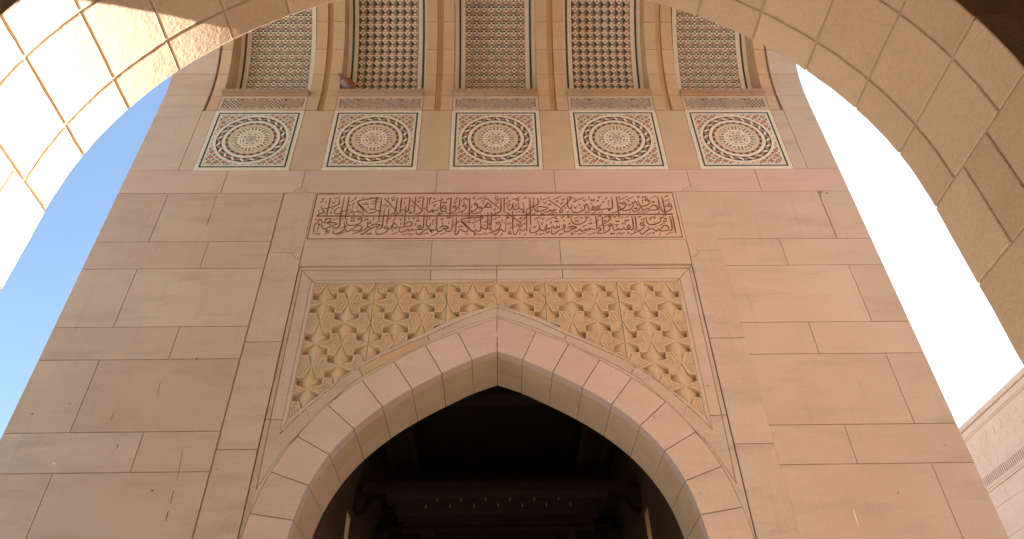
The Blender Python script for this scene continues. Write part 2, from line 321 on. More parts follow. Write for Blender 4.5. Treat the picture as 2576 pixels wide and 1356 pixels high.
# inscription panel
ip = MB(); ip.rect(-2.165, 5.43, -.008, 6.2, FY + .004, BY + .06, 'insc', .002, BV); ip.rect(-.008, 5.43, 2.165, 6.2, FY + .004, BY + .06, 'insc', .002, BV)
ipo = ip.build('inscription_panel', F); ipo['label'] = 'pink stone band carved with two lines of brown Arabic lettering'
ib = MB(); yb = FY + .002
for p in ([(-2.14, 5.46), (2.128, 5.46)], [(-2.14, 6.184), (2.128, 6.184)], [(-2.14, 5.46), (-2.14, 6.184)], [(2.128, 5.46), (2.128, 6.184)]): ib.strip(p, .011, yb, yb + .01, 'line')
ib.build('border_line', ipo)
TEXT = "13:-2068,180 -2053,149 -2025,105 -2031,72 -2067,50 -2088,20|14:-1975,321 -1973,221 -1976,121 -1972,14|12:-1873,306 -1860,260 -1859,221 -1883,190 -1935,165 -1968,149 -2018,141|7:-2080,313 -2061,293 -2034,315|6:-2055,293 -2057,267 -2086,233|15:-1812,328 -1810,221 -1815,87 -1812,-12 -1808,-98 -1811,-152 -1828,-175 -1860,-172 -1894,-146 -1931,-108|15:-1753,337 -1754,175 -1753,15 -1757,-31|11:-1834,165 -1872,137 -1892,87 -1884,57 -1859,49 -1822,65 -1787,95 -1757,109 -1703,119|10:-1695,128 -1683,97 -1663,83 -1628,86 -1612,113 -1611,75 -1579,69 -1554,91|15:-1702,94 -1683,64|14:-1449,309 -1533,293 -1619,270 -1643,239 -1613,186 -1555,96|15:-1643,239 -1573,152 -1499,57|11:-1499,55 -1460,63 -1425,79|6:-1594,233 -1575,208 -1547,205 -1513,205 -1530,225 -1550,230 -1528,247|6:-1926,300 -1858,340|6:-1885,-47 -1827,-17|6:-1787,-181 -1717,-144|6:-1961,-272 -1902,-241|11:-1496,118 -1464,129 -1430,126|7:-1690,316 -1677,328 -1668,302 -1691,276 -1734,248|7:-1689,147 -1691,192 -1691,226 -1671,225 -1683,240|6:-1947,252 -1930,241 -1919,218 -1917,249 -1900,255|6:-2011,267 -2021,250 -2016,233 -2007,239|6:-2077,124 -2086,108 -2082,91 -2073,97|6:-2003,91 -2012,74 -2008,58 -1999,63|6:-1722,206 -1732,189 -1728,172 -1719,178|6:-1639,172 -1649,155 -1645,138 -1635,144|6:-1580,339 -1590,322 -1586,304 -1577,310|6:-1503,182 -1513,166 -1509,149 -1500,154|6:-1720,78 -1730,62 -1726,45 -1716,50|6:-1659,67 -1669,50 -1665,34 -1656,39|6:-1550,71 -1560,55 -1556,39 -1547,44|6:-1915,151 -1925,135 -1920,118 -1911,123|6:-1777,-9 -1787,-25 -1783,-42 -1774,-36|6:-1419,-11 -1429,-28 -1426,-44 -1416,-39|0:-1945,74 -1934,88 -1918,74 -1930,59|0:-1692,-18 -1680,-4 -1665,-18 -1677,-32|0:-1665,-15 -1653,-1 -1638,-16 -1650,-30|0:-1690,-61 -1679,-47 -1664,-61 -1675,-75|0:-1663,-60 -1651,-46 -1636,-60 -1648,-74|0:-2098,-37 -2087,-23 -2072,-37 -2083,-51|0:-2061,-263 -2050,-250 -2035,-263 -2046,-277|0:-2032,-263 -2021,-250 -2006,-264 -2017,-277|0:-1509,-46 -1497,-32 -1482,-46 -1494,-60|0:-1475,-159 -1463,-145 -1449,-159 -1460,-173|0:-1480,-270 -1468,-256 -1454,-270 -1465,-283|0:-1453,-267 -1442,-254 -1427,-267 -1439,-281|10:-1976,-8 -1977,-43 -1996,-86|11:-1996,-86 -1971,-43 -1944,-19 -1916,-38 -1925,-71 -1965,-89 -2003,-92|10:-2084,-266 -2090,-192 -2094,-128 -2084,-96 -2054,-86|10:-2059,-80 -2053,-43 -2031,-35 -2018,-70 -2006,-97|17:-2056,-102 -2033,-134|11:-2014,-97 -2008,-150 -1990,-180 -1958,-182 -1923,-161 -1903,-140|13:-1950,-108 -1926,-89 -1883,-90 -1842,-103 -1859,-122 -1884,-135|13:-1766,-55 -1748,-131 -1731,-200 -1711,-231 -1684,-221 -1654,-182|12:-1865,-188 -1862,-241 -1839,-265 -1795,-249 -1761,-221 -1741,-184|11:-1646,-200 -1625,-163 -1587,-132 -1546,-153 -1555,-201 -1599,-219 -1653,-219|12:-1728,-29 -1732,-72 -1721,-115 -1691,-134 -1641,-131 -1586,-108 -1560,-62 -1569,-19 -1589,-10 -1609,-40 -1574,-46|11:-1498,-89 -1484,-132 -1489,-175 -1534,-217 -1589,-243 -1647,-271|9:-1495,-89 -1462,-100 -1457,-63|12:-1553,-253 -1536,-272 -1510,-259 -1469,-212 -1434,-180 -1400,-165|12:-1443,-138 -1405,-109|5:-1813,-288 -1778,-265 -1757,-247 -1735,-239|7:-1902,-199 -1921,-230 -1954,-235 -1931,-209 -1959,-203 -1945,-196|6:-2047,-232 -2045,-192 -2046,-166 -2032,-166|6:-1522,-19 -1512,-22 -1519,-46 -1547,-73|12:-1513,304 -1453,312 -1384,318|6:-1486,241 -1388,300|6:-1483,199 -1388,261|6:-1260,305 -1202,334|6:-1105,293 -1047,324|6:-1022,46 -978,68|6:-930,301 -874,332|6:-1394,-87 -1335,-55|6:-1285,-66 -1217,-18|6:-1194,-279 -1130,-243|6:-998,-299 -938,-263|6:-867,-292 -811,-261|13:-1430,338 -1427,252 -1424,129|12:-1493,124 -1437,123 -1396,101 -1335,90|11:-1486,63 -1447,68 -1410,84|13:-1364,320 -1364,201 -1364,62 -1363,-4 -1367,-47|12:-1333,309 -1282,240 -1224,167 -1188,100|14:-1179,325 -1179,228 -1184,100 -1203,61 -1240,39|6:-1241,297 -1237,271 -1225,271 -1225,297 -1221,274 -1209,277 -1210,302|6:-1296,329 -1281,303 -1288,271|6:-1095,250 -1081,225 -1089,194|6:-1339,198 -1329,184 -1310,190 -1306,206 -1324,212|6:-1302,150 -1284,178 -1268,175 -1275,164|13:-1314,134 -1314,12 -1315,-74 -1314,-144 -1331,-189 -1362,-186|12:-1261,139 -1262,18 -1262,-64 -1267,-115|14:-1127,319 -1128,211 -1130,91|10:-1165,111 -1159,61 -1146,44 -1129,72 -1110,110 -1093,116 -1070,85|14:-1029,330 -1029,216 -1031,115 -1047,85 -1070,85|13:-1064,185 -1065,88 -1064,-49 -1065,-162|6:-1106,66 -1094,61 -1097,47 -1115,28|6:-995,85 -1013,85 -1020,74 -1008,71 -1019,60 -992,65|6:-1166,50 -1184,50 -1191,39 -1179,36 -1190,25 -1163,31|13:-961,332 -962,205 -965,49|10:-1015,281 -973,221 -922,171 -886,109|14:-868,323 -871,210 -874,103 -899,59 -953,38|6:-944,264 -927,252 -918,230 -914,261 -896,266|6:-1134,-29 -1117,-40 -1108,-62 -1104,-32 -1087,-27|6:-987,196 -998,179 -995,163 -985,168|6:-839,148 -850,131 -847,114 -837,120|6:-1095,-95 -1106,-111 -1103,-127 -1093,-121|6:-1418,-9 -1428,-25 -1424,-41 -1415,-36|6:-1010,-8 -1021,-25 -1018,-41 -1008,-36|6:-929,-104 -940,-120 -937,-136 -927,-130|6:-903,-4 -913,-20 -910,-36 -901,-31|6:-767,-7 -778,-24 -775,-40 -765,-34|6:-1185,-201 -1196,-216 -1192,-232 -1183,-227|13:-817,323 -819,215 -818,131 -801,81 -781,72 -755,97 -734,114|8:-766,306 -786,311 -796,266 -783,187|13:-1443,-138 -1416,-114 -1373,-117 -1339,-128 -1362,-154 -1390,-146|11:-1457,-207 -1425,-175 -1385,-154 -1363,-184|9:-1457,-57 -1456,-90 -1467,-111|12:-1375,-197 -1378,-239 -1357,-273 -1323,-273 -1271,-250 -1246,-208 -1252,-171 -1273,-155 -1289,-187 -1258,-192|11:-1242,-190 -1212,-182 -1193,-134 -1192,-80|12:-1192,-86 -1155,-124 -1143,-177 -1174,-177 -1210,-166 -1198,-118|6:-1189,-26 -1172,-16 -1168,-37 -1189,-54 -1214,-75|12:-1064,-151 -1040,-103 -1003,-79 -970,-103 -983,-141 -1028,-157 -1074,-167 -1128,-167|11:-1112,-172 -1115,-214 -1095,-243 -1061,-238 -1017,-199 -1008,-226 -978,-215 -968,-189 -958,-215 -928,-205|11:-928,-208 -905,-205 -879,-189 -874,-147 -894,-136 -907,-168 -874,-205|14:-843,76 -842,-29 -842,-158 -855,-200 -878,-208|13:-806,53 -807,-29 -807,-121 -796,-158 -772,-158 -759,-121 -768,-99|12:-915,-226 -917,-258 -900,-281 -870,-268 -823,-216 -790,-190 -757,-190|15:-758,-201 -741,-238|10:-750,-211 -717,-212|5:-978,-41 -946,-33 -951,-20 -978,-22|0:-935,-66 -923,-52 -909,-66 -921,-80|0:-912,-63 -900,-49 -885,-64 -898,-77|0:-803,-261 -790,-247 -777,-261 -789,-275|0:-1474,-164 -1463,-151 -1448,-164 -1460,-178|0:-1452,-265 -1440,-251 -1426,-265 -1437,-278|5:-1080,-283 -1035,-278 -1013,-262 -978,-265|8:-764,308 -785,314 -794,266 -784,187|10:-795,75 -772,81 -754,114 -737,97 -702,100 -679,130 -684,152|14:-748,86 -733,58|13:-654,316 -656,225 -656,141 -642,91 -622,80 -598,91|12:-598,91 -588,130 -602,174 -622,174 -636,141 -600,132|6:-696,277 -685,260 -627,288|6:-599,293 -590,279 -570,285 -565,302 -583,307|0:-638,231 -625,246 -610,231 -623,216|0:-612,234 -599,248 -585,233 -598,219|0:-438,-160 -425,-147 -411,-160 -424,-174|0:-411,-158 -398,-144 -384,-158 -397,-172|15:-539,322 -541,197 -542,57 -542,-33|12:-594,91 -585,57 -557,46 -518,63 -480,96 -469,123 -478,162 -494,179 -509,140 -469,137|12:-434,315 -437,196 -446,151 -465,137|12:-513,35 -459,57 -400,84 -361,123 -354,167 -375,196 -398,168 -366,156|6:-474,310 -460,315 -466,293 -507,256|6:-382,315 -370,321 -373,298 -421,258|6:-512,239 -496,227 -487,205 -482,236 -464,241|6:-754,195 -738,184 -729,161 -724,192 -706,197|6:-289,320 -273,309 -264,286 -259,317 -241,323|6:-654,-32 -638,-43 -629,-65 -624,-35 -607,-30|6:-331,292 -349,292 -357,281 -345,278 -356,266 -328,272|6:-647,69 -665,69 -672,58 -660,55 -671,44 -644,50|6:-235,-254 -252,-254 -260,-265 -248,-267 -259,-278 -232,-273|6:-730,314 -742,297 -739,280 -729,285|6:-374,249 -386,232 -383,215 -373,221|6:-427,137 -439,120 -436,104 -426,109|6:-281,178 -292,161 -290,145 -280,150|6:-390,70 -401,54 -399,37 -389,43|6:-141,237 -153,220 -151,203 -141,208|6:-246,-29 -257,-46 -255,-62 -245,-57|6:-616,-89 -627,-106 -625,-122 -615,-116|6:-542,-82 -553,-98 -551,-114 -541,-109|6:-127,-125 -139,-141 -137,-157 -127,-152|6:-72,-101 -84,-117 -82,-133 -72,-128|6:-769,-10 -780,-26 -777,-43 -767,-37|15:-317,315 -317,178 -316,56 -318,-43|12:-371,40 -320,59 -269,89 -226,133 -219,178 -239,220 -259,201 -243,178 -223,172|11:-293,117 -295,78 -269,47 -229,50 -186,77 -166,116 -183,155 -206,139 -178,127|11:-166,133 -131,149 -107,200 -105,234|12:-105,228 -67,183 -63,149 -99,149 -131,166 -115,205|6:-148,302 -128,316 -127,285 -147,268 -177,243|6:-768,223 -709,257|6:-244,268 -156,317|6:-674,25 -628,52|6:-642,-286 -584,-255|6:-261,-296 -217,-273|6:-151,-100 -75,-55|14:-690,64 -691,-29 -691,-159 -678,-217 -654,-238 -624,-217 -598,-191|11:-693,-191 -709,-214 -756,-217 -780,-195|14:-759,-227 -740,-254|9:-770,-99 -760,-132 -782,-161|5:-589,-33 -556,-25 -561,-11 -588,-14|14:-653,-180 -631,-154 -592,-151 -553,-170 -575,-191 -602,-191 -618,-175|14:-507,-14 -507,-133 -516,-202 -542,-236 -578,-223 -594,-202|12:-464,-15 -464,-133 -467,-245|11:-485,-218 -475,-271 -460,-287 -441,-261 -427,-213 -408,-203 -384,-235 -353,-243 -326,-225 -331,-188|12:-145,-11 -240,-16 -358,-29 -408,-48 -405,-80 -331,-188|13:-402,-69 -343,-145 -283,-230 -260,-233 -237,-225 -230,-199|11:-237,-225 -206,-236 -183,-210 -182,-81 -182,55|7:-367,-64 -352,-91 -301,-102 -317,-75 -329,-75 -310,-54|6:-285,-129 -278,-102 -243,-92 -145,-11|7:-736,-145 -733,-94 -737,-51 -714,-54|6:-447,-80 -433,-85 -450,-101 -499,-144|6:-258,-129 -246,-154 -255,-183|14:-100,77 -100,-55 -100,-162 -117,-202 -144,-199 -172,-167 -182,-124|12:-59,76 -57,-55 -63,-163|13:-90,-194 -70,-184 -59,-205 -74,-226|5:-744,-298 -706,-290 -684,-264 -664,-272|5:-205,-289 -151,-278 -128,-258 -124,-289 -47,-242|6:-341,-261 -329,-267 -333,-280 -351,-298|11:-122,294 -97,285 -53,228 -1,182 36,115|15:56,313 55,176 52,98 22,59 -41,32|6:-1,293 1,267 13,267 16,293 17,270 30,273 32,298|6:241,286 243,260 255,260 258,286 259,263 271,266 274,291|6:270,-19 272,-44 283,-44 286,-19 287,-41 299,-38 302,-14|6:-45,124 -29,112 -21,90 -15,121 3,126|6:554,233 570,221 577,199 584,230 603,235|6:123,-108 139,-118 146,-140 152,-110 170,-105|6:518,-29 534,-40 541,-62 548,-32 566,-26|6:419,-163 434,-174 441,-195 448,-166 466,-161|6:21,244 9,227 11,210 21,216|6:137,321 125,304 126,286 137,292|6:166,212 153,195 155,178 165,184|6:537,-99 524,-116 526,-132 536,-126|6:640,-84 627,-100 628,-116 638,-111|6:276,-252 264,-268 265,-284 275,-279|6:-71,-101 -82,-117 -80,-133 -71,-128|13:96,310 95,165 92,51|6:152,272 166,258 140,227 79,185|10:135,204 138,142 154,100 178,125 195,198 210,215|10:201,192 202,142 218,108 250,119 264,153 264,232|10:266,153 282,119 313,113 328,152 313,237|6:228,209 239,184 229,153|6:528,319 539,293 527,261|6:61,-45 72,-69 62,-99|6:322,280 337,302 359,300 355,314 339,308|14:400,314 401,163 399,-3 396,-147|12:451,316 442,191 449,118 468,79 491,73|13:490,299 504,242 488,191 439,157 398,138 349,110|12:491,73 481,123 499,154 547,154 610,134 576,106 519,84 483,79|10:551,70 586,64 623,84 636,106 643,78 660,83|5:612,179 646,187 643,201 615,198|6:229,83 241,66 285,86|6:334,77 316,77 308,66 320,63 308,52 336,58|6:146,-5 128,-4 120,-15 132,-18 120,-29 148,-24|6:162,-244 144,-244 136,-254 148,-257 136,-267 163,-262|6:512,54 530,51 537,31 563,45|11:118,70 191,-13 276,-100|10:429,118 374,30 276,-100|14:193,92 191,-57 186,-217|13:355,91 352,-58 348,-240|6:-29,302 28,327|6:199,272 287,323|6:552,267 641,318|6:297,80 339,96|6:422,32 465,54|6:-35,-44 53,-4|6:112,-45 156,-21|6:132,-291 177,-268|6:443,-50 519,-7|6:570,-75 655,-24|6:485,-301 545,-270|11:-99,-274 -42,-248 17,-206 44,-158 41,-110 21,-93 2,-115 29,-131|10:-45,-216 -38,-263 -15,-292 13,-264 32,-216 56,-211 79,-238 102,-228 109,-164 108,-56|6:225,-111 240,-133 228,-149 149,-199|10:193,-228 198,-276 217,-289 237,-255 258,-207 277,-210 296,-234 319,-224 332,-187|12:276,-106 296,-138 278,-170 255,-159 268,-117|0:311,-120 325,-106 338,-120 324,-134|12:397,-171 384,-219 392,-256 415,-264 458,-246 495,-204 494,-145 476,-58|11:496,-177 514,-220 541,-230 581,-209 646,-178|9:557,-215 571,-167 582,-135 579,-209|11:564,-236 582,-262 606,-252 603,-231|6:326,-269 337,-274 333,-287 313,-305|6:53,-269 65,-275 61,-288 41,-306|6:454,-269 465,-275 461,-288 441,-306|10:623,275 683,207 765,127|11:913,314 846,223 765,122|11:765,122 744,72 759,58 784,83 778,116|12:850,314 847,217 849,160 867,124 887,132 897,160 887,186|11:597,78 621,81 638,106 648,72 673,83 682,111 693,89 708,116|6:741,257 723,257 714,246 726,243 713,232 742,237|5:775,260 810,268 807,283 779,280|5:612,176 646,184 643,198 615,196|5:820,-31 855,-23 852,-9 824,-11|6:753,218 768,206 775,183 783,214 801,220|6:1031,267 1046,256 1052,233 1061,264 1079,270|6:917,152 932,140 938,118 947,149 965,154|6:1214,327 1230,315 1236,292 1245,323 1264,329|6:751,-8 766,-19 772,-41 780,-11 798,-6|6:858,291 874,314 896,311 893,325 876,320|6:1185,-27 1201,-5 1222,-8 1220,5 1203,0|12:884,110 899,68 934,57 995,73 1042,109 1049,154 1032,182|10:1032,182 1055,171 1078,204 1086,159 1097,103 1120,92|11:1120,92 1157,103 1165,142 1150,159 1131,120 1164,94 1209,102 1224,136 1211,167 1187,125 1221,102 1258,108 1286,113 1321,135|15:1319,119 1339,79|10:1319,119 1364,113|6:930,302 949,262 942,222|6:1106,324 1116,298 1103,267|0:974,182 989,197 1001,182 986,168|0:829,66 844,80 856,66 842,51|0:1126,261 1141,276 1153,261 1138,246|0:1152,264 1167,278 1180,264 1165,249|0:1198,252 1213,267 1225,252 1210,237|0:1264,229 1279,244 1292,229 1276,214|0:1044,62 1059,76 1071,61 1056,47|0:1074,64 1089,79 1101,64 1087,50|0:684,-38 698,-24 711,-38 697,-52|0:677,-87 691,-73 704,-87 690,-101|0:703,-87 717,-73 730,-87 715,-101|0:773,-74 787,-60 799,-74 785,-88|0:834,-123 848,-109 861,-123 847,-137|0:979,-32 993,-17 1006,-32 991,-46|0:912,-80 926,-66 939,-80 924,-94|0:936,-78 950,-64 963,-78 948,-92|0:1068,-124 1082,-110 1094,-124 1080,-138|0:1092,-122 1106,-108 1118,-122 1104,-136|0:1251,-79 1266,-65 1278,-80 1263,-94|0:1304,-283 1319,-269 1331,-283 1316,-297|6:827,152 814,135 814,119 825,124|6:1013,151 1000,134 1000,118 1011,123|6:1146,224 1132,207 1133,190 1144,195|6:1255,206 1242,189 1242,172 1253,178|6:642,-87 629,-103 630,-119 640,-114|6:1112,-38 1099,-54 1100,-70 1110,-65|6:1315,312 1330,300 1289,263|7:1354,243 1337,248 1332,203 1332,163|6:683,275 773,326|6:916,228 1059,316|6:1121,39 1180,72|6:1197,41 1256,74|6:590,-62 709,-3|6:912,-45 972,-12|6:994,-177 1052,-143|6:1250,-163 1329,-121|6:1256,-25 1294,-3|6:713,-300 771,-269|5:614,37 662,39 675,53 719,52|11:582,-209 630,-188 659,-162 665,-194 693,-189 702,-162 712,-189 731,-168 731,-141|11:637,-210 630,-263 648,-289 680,-268 730,-221 769,-208|10:769,-208 799,-174 786,-139 772,-168 777,-211|11:885,-6 870,-50 879,-99 912,-131 963,-132 1020,-100 1052,-57 1046,-29|8:1036,-7 1058,-29 1095,-8|14:821,-200 850,-171 893,-169 924,-180 895,-201 871,-201 857,-185|11:781,-211 786,-248 813,-253 854,-227 875,-209|11:889,-227 911,-249 943,-233 961,-207 978,-239 1013,-233 1027,-207 1040,-234 1071,-197 1076,-223 1102,-197 1112,-218 1152,-208|12:1163,-3 1163,-90 1161,-197|12:1160,-203 1189,-192 1205,-219 1188,-240 1169,-229|6:1178,-57 1189,-63 1175,-84 1137,-111|13:1238,-8 1235,-117 1238,-171 1232,-248|11:1187,-163 1237,-139 1298,-85 1338,-42 1330,-4 1305,-14 1331,-31|11:1147,-240 1165,-271 1203,-282 1256,-261 1303,-219 1308,-177 1294,-155|6:851,-264 878,-270 857,-285 864,-301 905,-270|5:925,-286 970,-286 994,-270 1031,-271|5:1046,-302 1090,-287 1115,-266 1135,-282|8:1294,-155 1317,-161 1336,-150|14:1383,323 1383,214 1379,141 1360,113 1328,113|14:1323,102 1340,77|15:1440,322 1444,214 1441,101 1437,-4 1433,-40|12:1357,49 1415,68 1479,101 1534,157 1539,202 1518,227 1495,202 1517,188 1537,185|11:1466,163 1466,123 1490,95|11:1486,92 1521,84 1580,106 1622,150 1628,201 1615,224|10:1615,224 1638,213 1661,241 1672,195 1691,161|12:1691,246 1703,190 1712,161 1747,158 1799,178 1828,217 1819,269 1797,280 1781,252 1816,246|11:1604,106 1612,75 1648,75 1692,105 1714,150|11:1721,139 1731,99 1755,94 1795,127 1803,93|12:1803,93 1840,155 1883,174 1910,138 1892,98 1850,88 1803,93|14:1936,317 1941,211 1934,137 1921,109 1900,98|14:1991,317 1992,199 1991,64 1985,-7|12:1964,154 1952,115 1960,76 1982,62 2033,75 2075,114 2085,153 2067,190 2040,171 2041,151 2080,148|6:1474,265 1574,322|6:1549,264 1649,316|6:1850,283 1920,329|6:2009,233 2081,279|6:1658,41 1728,77|6:1719,41 1800,77|6:1501,-32 1561,3|6:1791,-42 1869,-1|6:1685,-69 1743,-36|6:1889,-159 1966,-116|6:1373,-291 1433,-260|6:1413,-299 1473,-268|6:1719,-301 1778,-270|6:1863,246 1861,220 1873,220 1879,245 1878,223 1890,225 1896,251|6:1965,-35 1963,-59 1975,-59 1981,-35 1980,-57 1992,-54 1998,-29|6:1682,321 1697,310 1702,286 1712,318 1731,324|6:1561,185 1576,173 1581,151 1591,182 1610,187|6:1367,-6 1382,-18 1387,-39 1397,-9 1415,-4|6:1373,-137 1387,-148 1392,-169 1402,-140 1420,-135|0:1565,244 1581,259 1593,244 1577,229|0:1750,309 1766,324 1778,309 1762,294|0:1777,312 1793,327 1805,312 1789,297|0:1626,120 1642,134 1653,119 1638,105|0:1651,122 1666,137 1678,122 1662,108|0:1384,-88 1399,-74 1411,-89 1396,-103|0:1410,-86 1425,-72 1437,-86 1422,-100|0:1455,-124 1470,-110 1482,-124 1467,-138|0:1496,-76 1511,-61 1523,-76 1508,-90|0:1522,-73 1537,-59 1549,-73 1534,-87|0:1304,-285 1319,-272 1330,-286 1316,-299|0:1332,-280 1346,-267 1358,-281 1343,-294|0:1840,-39 1855,-25 1867,-40 1851,-54|0:1937,-92 1953,-78 1964,-92 1948,-106|0:1965,-89 1981,-75 1992,-89 1976,-103|0:1793,-278 1809,-265 1820,-278 1805,-292|6:1744,263 1752,238 1738,206|6:1493,-97 1502,-122 1489,-151|6:1483,325 1469,308 1469,291 1480,296|6:1484,233 1470,216 1470,199 1481,205|6:1583,81 1569,64 1569,47 1579,53|6:2026,176 2012,160 2011,143 2022,148|6:2073,241 2058,224 2058,207 2069,213|6:1483,-2 1469,-18 1469,-34 1480,-29|6:1811,-42 1797,-58 1797,-75 1807,-69|6:1727,-63 1713,-80 1713,-96 1723,-91|6:1767,-161 1753,-177 1752,-193 1763,-188|6:1608,-205 1594,-221 1594,-237 1604,-232|6:1917,79 1928,73 1922,59 1899,40|6:1509,-260 1520,-266 1514,-279 1493,-297|6:1877,-276 1888,-281 1882,-295 1860,-313|6:2019,296 2037,319 2059,316 2057,331 2040,325|6:1655,-38 1672,-17 1693,-19 1691,-6 1675,-11|10:1292,-155 1314,-166 1338,-129 1346,-161 1349,-204 1365,-236 1395,-215 1405,-199 1418,-220 1454,-215 1473,-189 1484,-221 1516,-221|11:1516,-221 1546,-194 1540,-151 1523,-157 1515,-194 1547,-221|14:1588,-5 1589,-109 1583,-184 1571,-218 1547,-224|13:1626,-5 1624,-109 1620,-232|12:1533,-300 1604,-264 1672,-222 1709,-179 1714,-142 1691,-112 1669,-142 1692,-158 1712,-158|12:1652,-253 1659,-288 1682,-288 1731,-243 1771,-212 1807,-209|10:1807,-209 1826,-239 1849,-244 1874,-207|12:1874,-207 1888,-244 1916,-186 1956,-157 1992,-181 1981,-224 1935,-245 1888,-244|14:2033,-8 2038,-111 2032,-197 2019,-229 1991,-237|13:2066,-2 2066,-112 2061,-283|11:1762,-23 1750,-66 1761,-121 1796,-145 1853,-135 1906,-100 1919,-62 1913,-23|9:1913,-23 1935,-40 1959,-13 1957,4|6:1832,-105 1848,-126|5:1852,-159 1843,-191|5:1937,-305 1975,-287 1998,-266 2028,-272|13:-2092,17 -1418,13|13:-1481,13 -729,11|13:-792,11 -37,10|13:-100,13 657,17|13:594,17 1354,21|13:1290,19 2078,24"
lt = MB(); li = 0
for st in TEXT.split('|'):
    wv, pp = st.split(':'); wv = int(wv) * 1.02 / 1000.0
    pts = [tuple(float(a) / 1000 for a in p.split(',')) for p in pp.split()]; pts = [(x, z + 5.8) for x, z in pts]
    li += 1; yy = FY - .0003 - li * .000007
    if wv == 0: lt.prism(pts, yy, yy + .012, 'letter')
    else: lt.strip(smooth(pts, 4) if len(pts) > 2 else [pts[0], tuple((a + c) / 2 for a, c in zip(*pts)), pts[1]], wv, yy, yy + .012, 'letter', len(pts) > 2)
lt.build('lettering', ipo)

# cracks, droppings and rust on the ashlar
for pts, wd, k in (([(-2.83, 2.889), (-2.822, 2.80), (-2.81, 2.703), (-2.808, 2.612)], .004, 'line'), ([(-2.806, 2.523), (-2.803, 2.46), (-2.80, 2.404)], .007, 'line'), ([(-2.80, 2.342), (-2.80, 2.30), (-2.798, 2.258)], .009, 'line'),
    ([(-3.427, 2.966), (-3.424, 2.94), (-3.426, 2.922)], .009, 'line'), ([(-3.323, 6.173), (-3.326, 6.02), (-3.312, 5.876)], .004, 'shade_and_stain'), ([(-3.319, 5.862), (-3.322, 5.75), (-3.326, 5.662)], .008, 'line'), ([(-3.239, 3.605), (-3.23, 3.52), (-3.219, 3.449)], .005, 'shade_and_stain'),
    ([(-3.574, 3.283), (-3.573, 3.209)], .005, 'shade_and_stain'), ([(3.907, 6.198), (3.908, 5.8), (3.909, 5.449)], .009, 'rust'), ([(3.915, 6.196), (3.93, 6.15), (3.92, 6.107)], .016, 'rust'), ([(3.935, 6.198), (3.955, 6.18)], .03, 'rust'), ([(4.0, 6.168), (4.03, 6.162)], .018, 'line'),
    ([(3.06, 2.276), (3.058, 2.21), (3.055, 2.144)], .012, 'white')):
    wr_ = MB(); wr_.strip(pts, wd, FY - .0008, FY + .004, k, len(pts) > 2); wr_.build('stain_mark', F)
for x, z, r, k in ((-4.319, 3.277, .012, 'shade_and_stain'), (-4.012, 3.385, .008, 'line'), (-2.964, 3.87, .012, 'line'), (-3.933, 2.789, .016, 'white'), (-2.991, 2.527, .010, 'shade_and_stain'), (2.99, 1.95, .012, 'line'), (3.5, 2.42, .008, 'line')):
    wr_ = MB(); wr_.prism([(x + r * (1 + .3 * math.sin(3 * q + x)) * math.cos(q), z + r * .7 * math.sin(q)) for q in [math.pi * 2 * i / 9 for i in range(9)]], FY - .0008, FY + .004, k); wr_.build('stain_mark', F)
# arch ring: voussoirs on the face and three stones deep in the soffit
av = MB(); so = MB()
kinds = ['pink', 'pink', 'pink', 'pink', 'pink', 'pink', 'pink', 'beige', 'pink', 'beige']
for sg in (1, -1):
    for i in range(10):
        e = [(sg * x, z) for x, z in ext[i * NS:(i + 1) * NS + 1]]; t = [(sg * x, z) for x, z in itr[i * NS:(i + 1) * NS + 1]]
        av.prism(e + t[::-1], FY - .012, FY + .115, kinds[i], G, .004)
        so.prism(e + t[::-1], FY + .117, FY + .40, 'gold' if (i * 7 + (sg > 0) * 3) % 5 != 1 else 'tan', G * .8, 0)
        so.prism(e + t[::-1], FY + .402, WB, 'tan', G * .8, .003)
    zz = [1.52, .35, -.8, GZ]
    for z1, z0 in zip(zz, zz[1:]):
        a, c = sorted((sg * 1.78, sg * 2.16)); av.rect(a, z0, c, z1, FY - .012, FY + .115, 'pink', G, .004); so.rect(a, z0, c, z1, FY + .117, WB, 'beige', G, 0)
# keystone boss marks
av.prism(arcp(-.01, 4.125, .034, 0, 360, 18)[:-1], FY - .0145, FY, 'pink'); 
av.build('arch_voussoirs', F); so.build('arch_soffit', F)

# rectangular moulded frame and the band that follows the arch
SP1 = [(0, 4.524), (.385, 4.375), (.71, 4.185), (1.318, 3.817), (1.77, 3.39), (1.955, 3.195)]
S1B = [(0, 4.483), (.37, 4.320), (.708, 4.131), (1.364, 3.754), (1.80, 3.31), (1.995, 3.053)]
SP2 = [(0, 4.369), (.35, 4.230), (.68, 4.056), (1.31, 3.658), (1.60, 3.347), (1.80, 3.08), (1.949, 2.929 - .07), (2.099, 2.53)]
sp1 = smooth(SP1, 6); s1b = smooth(S1B, 6); sp2 = smooth(SP2, 5)
fm = MB()
def cut(curve, x0, x1):
    def at(x):
        for a, c in zip(curve, curve[1:]):
            if a[0] <= x <= c[0]: return (x, a[1] + (c[1] - a[1]) * (x - a[0]) / max(1e-9, c[0] - a[0]))
        return curve[-1]
    return [at(x0)] + [p for p in curve if x0 + 1e-4 < p[0] < x1 - 1e-4] + [at(x1)]
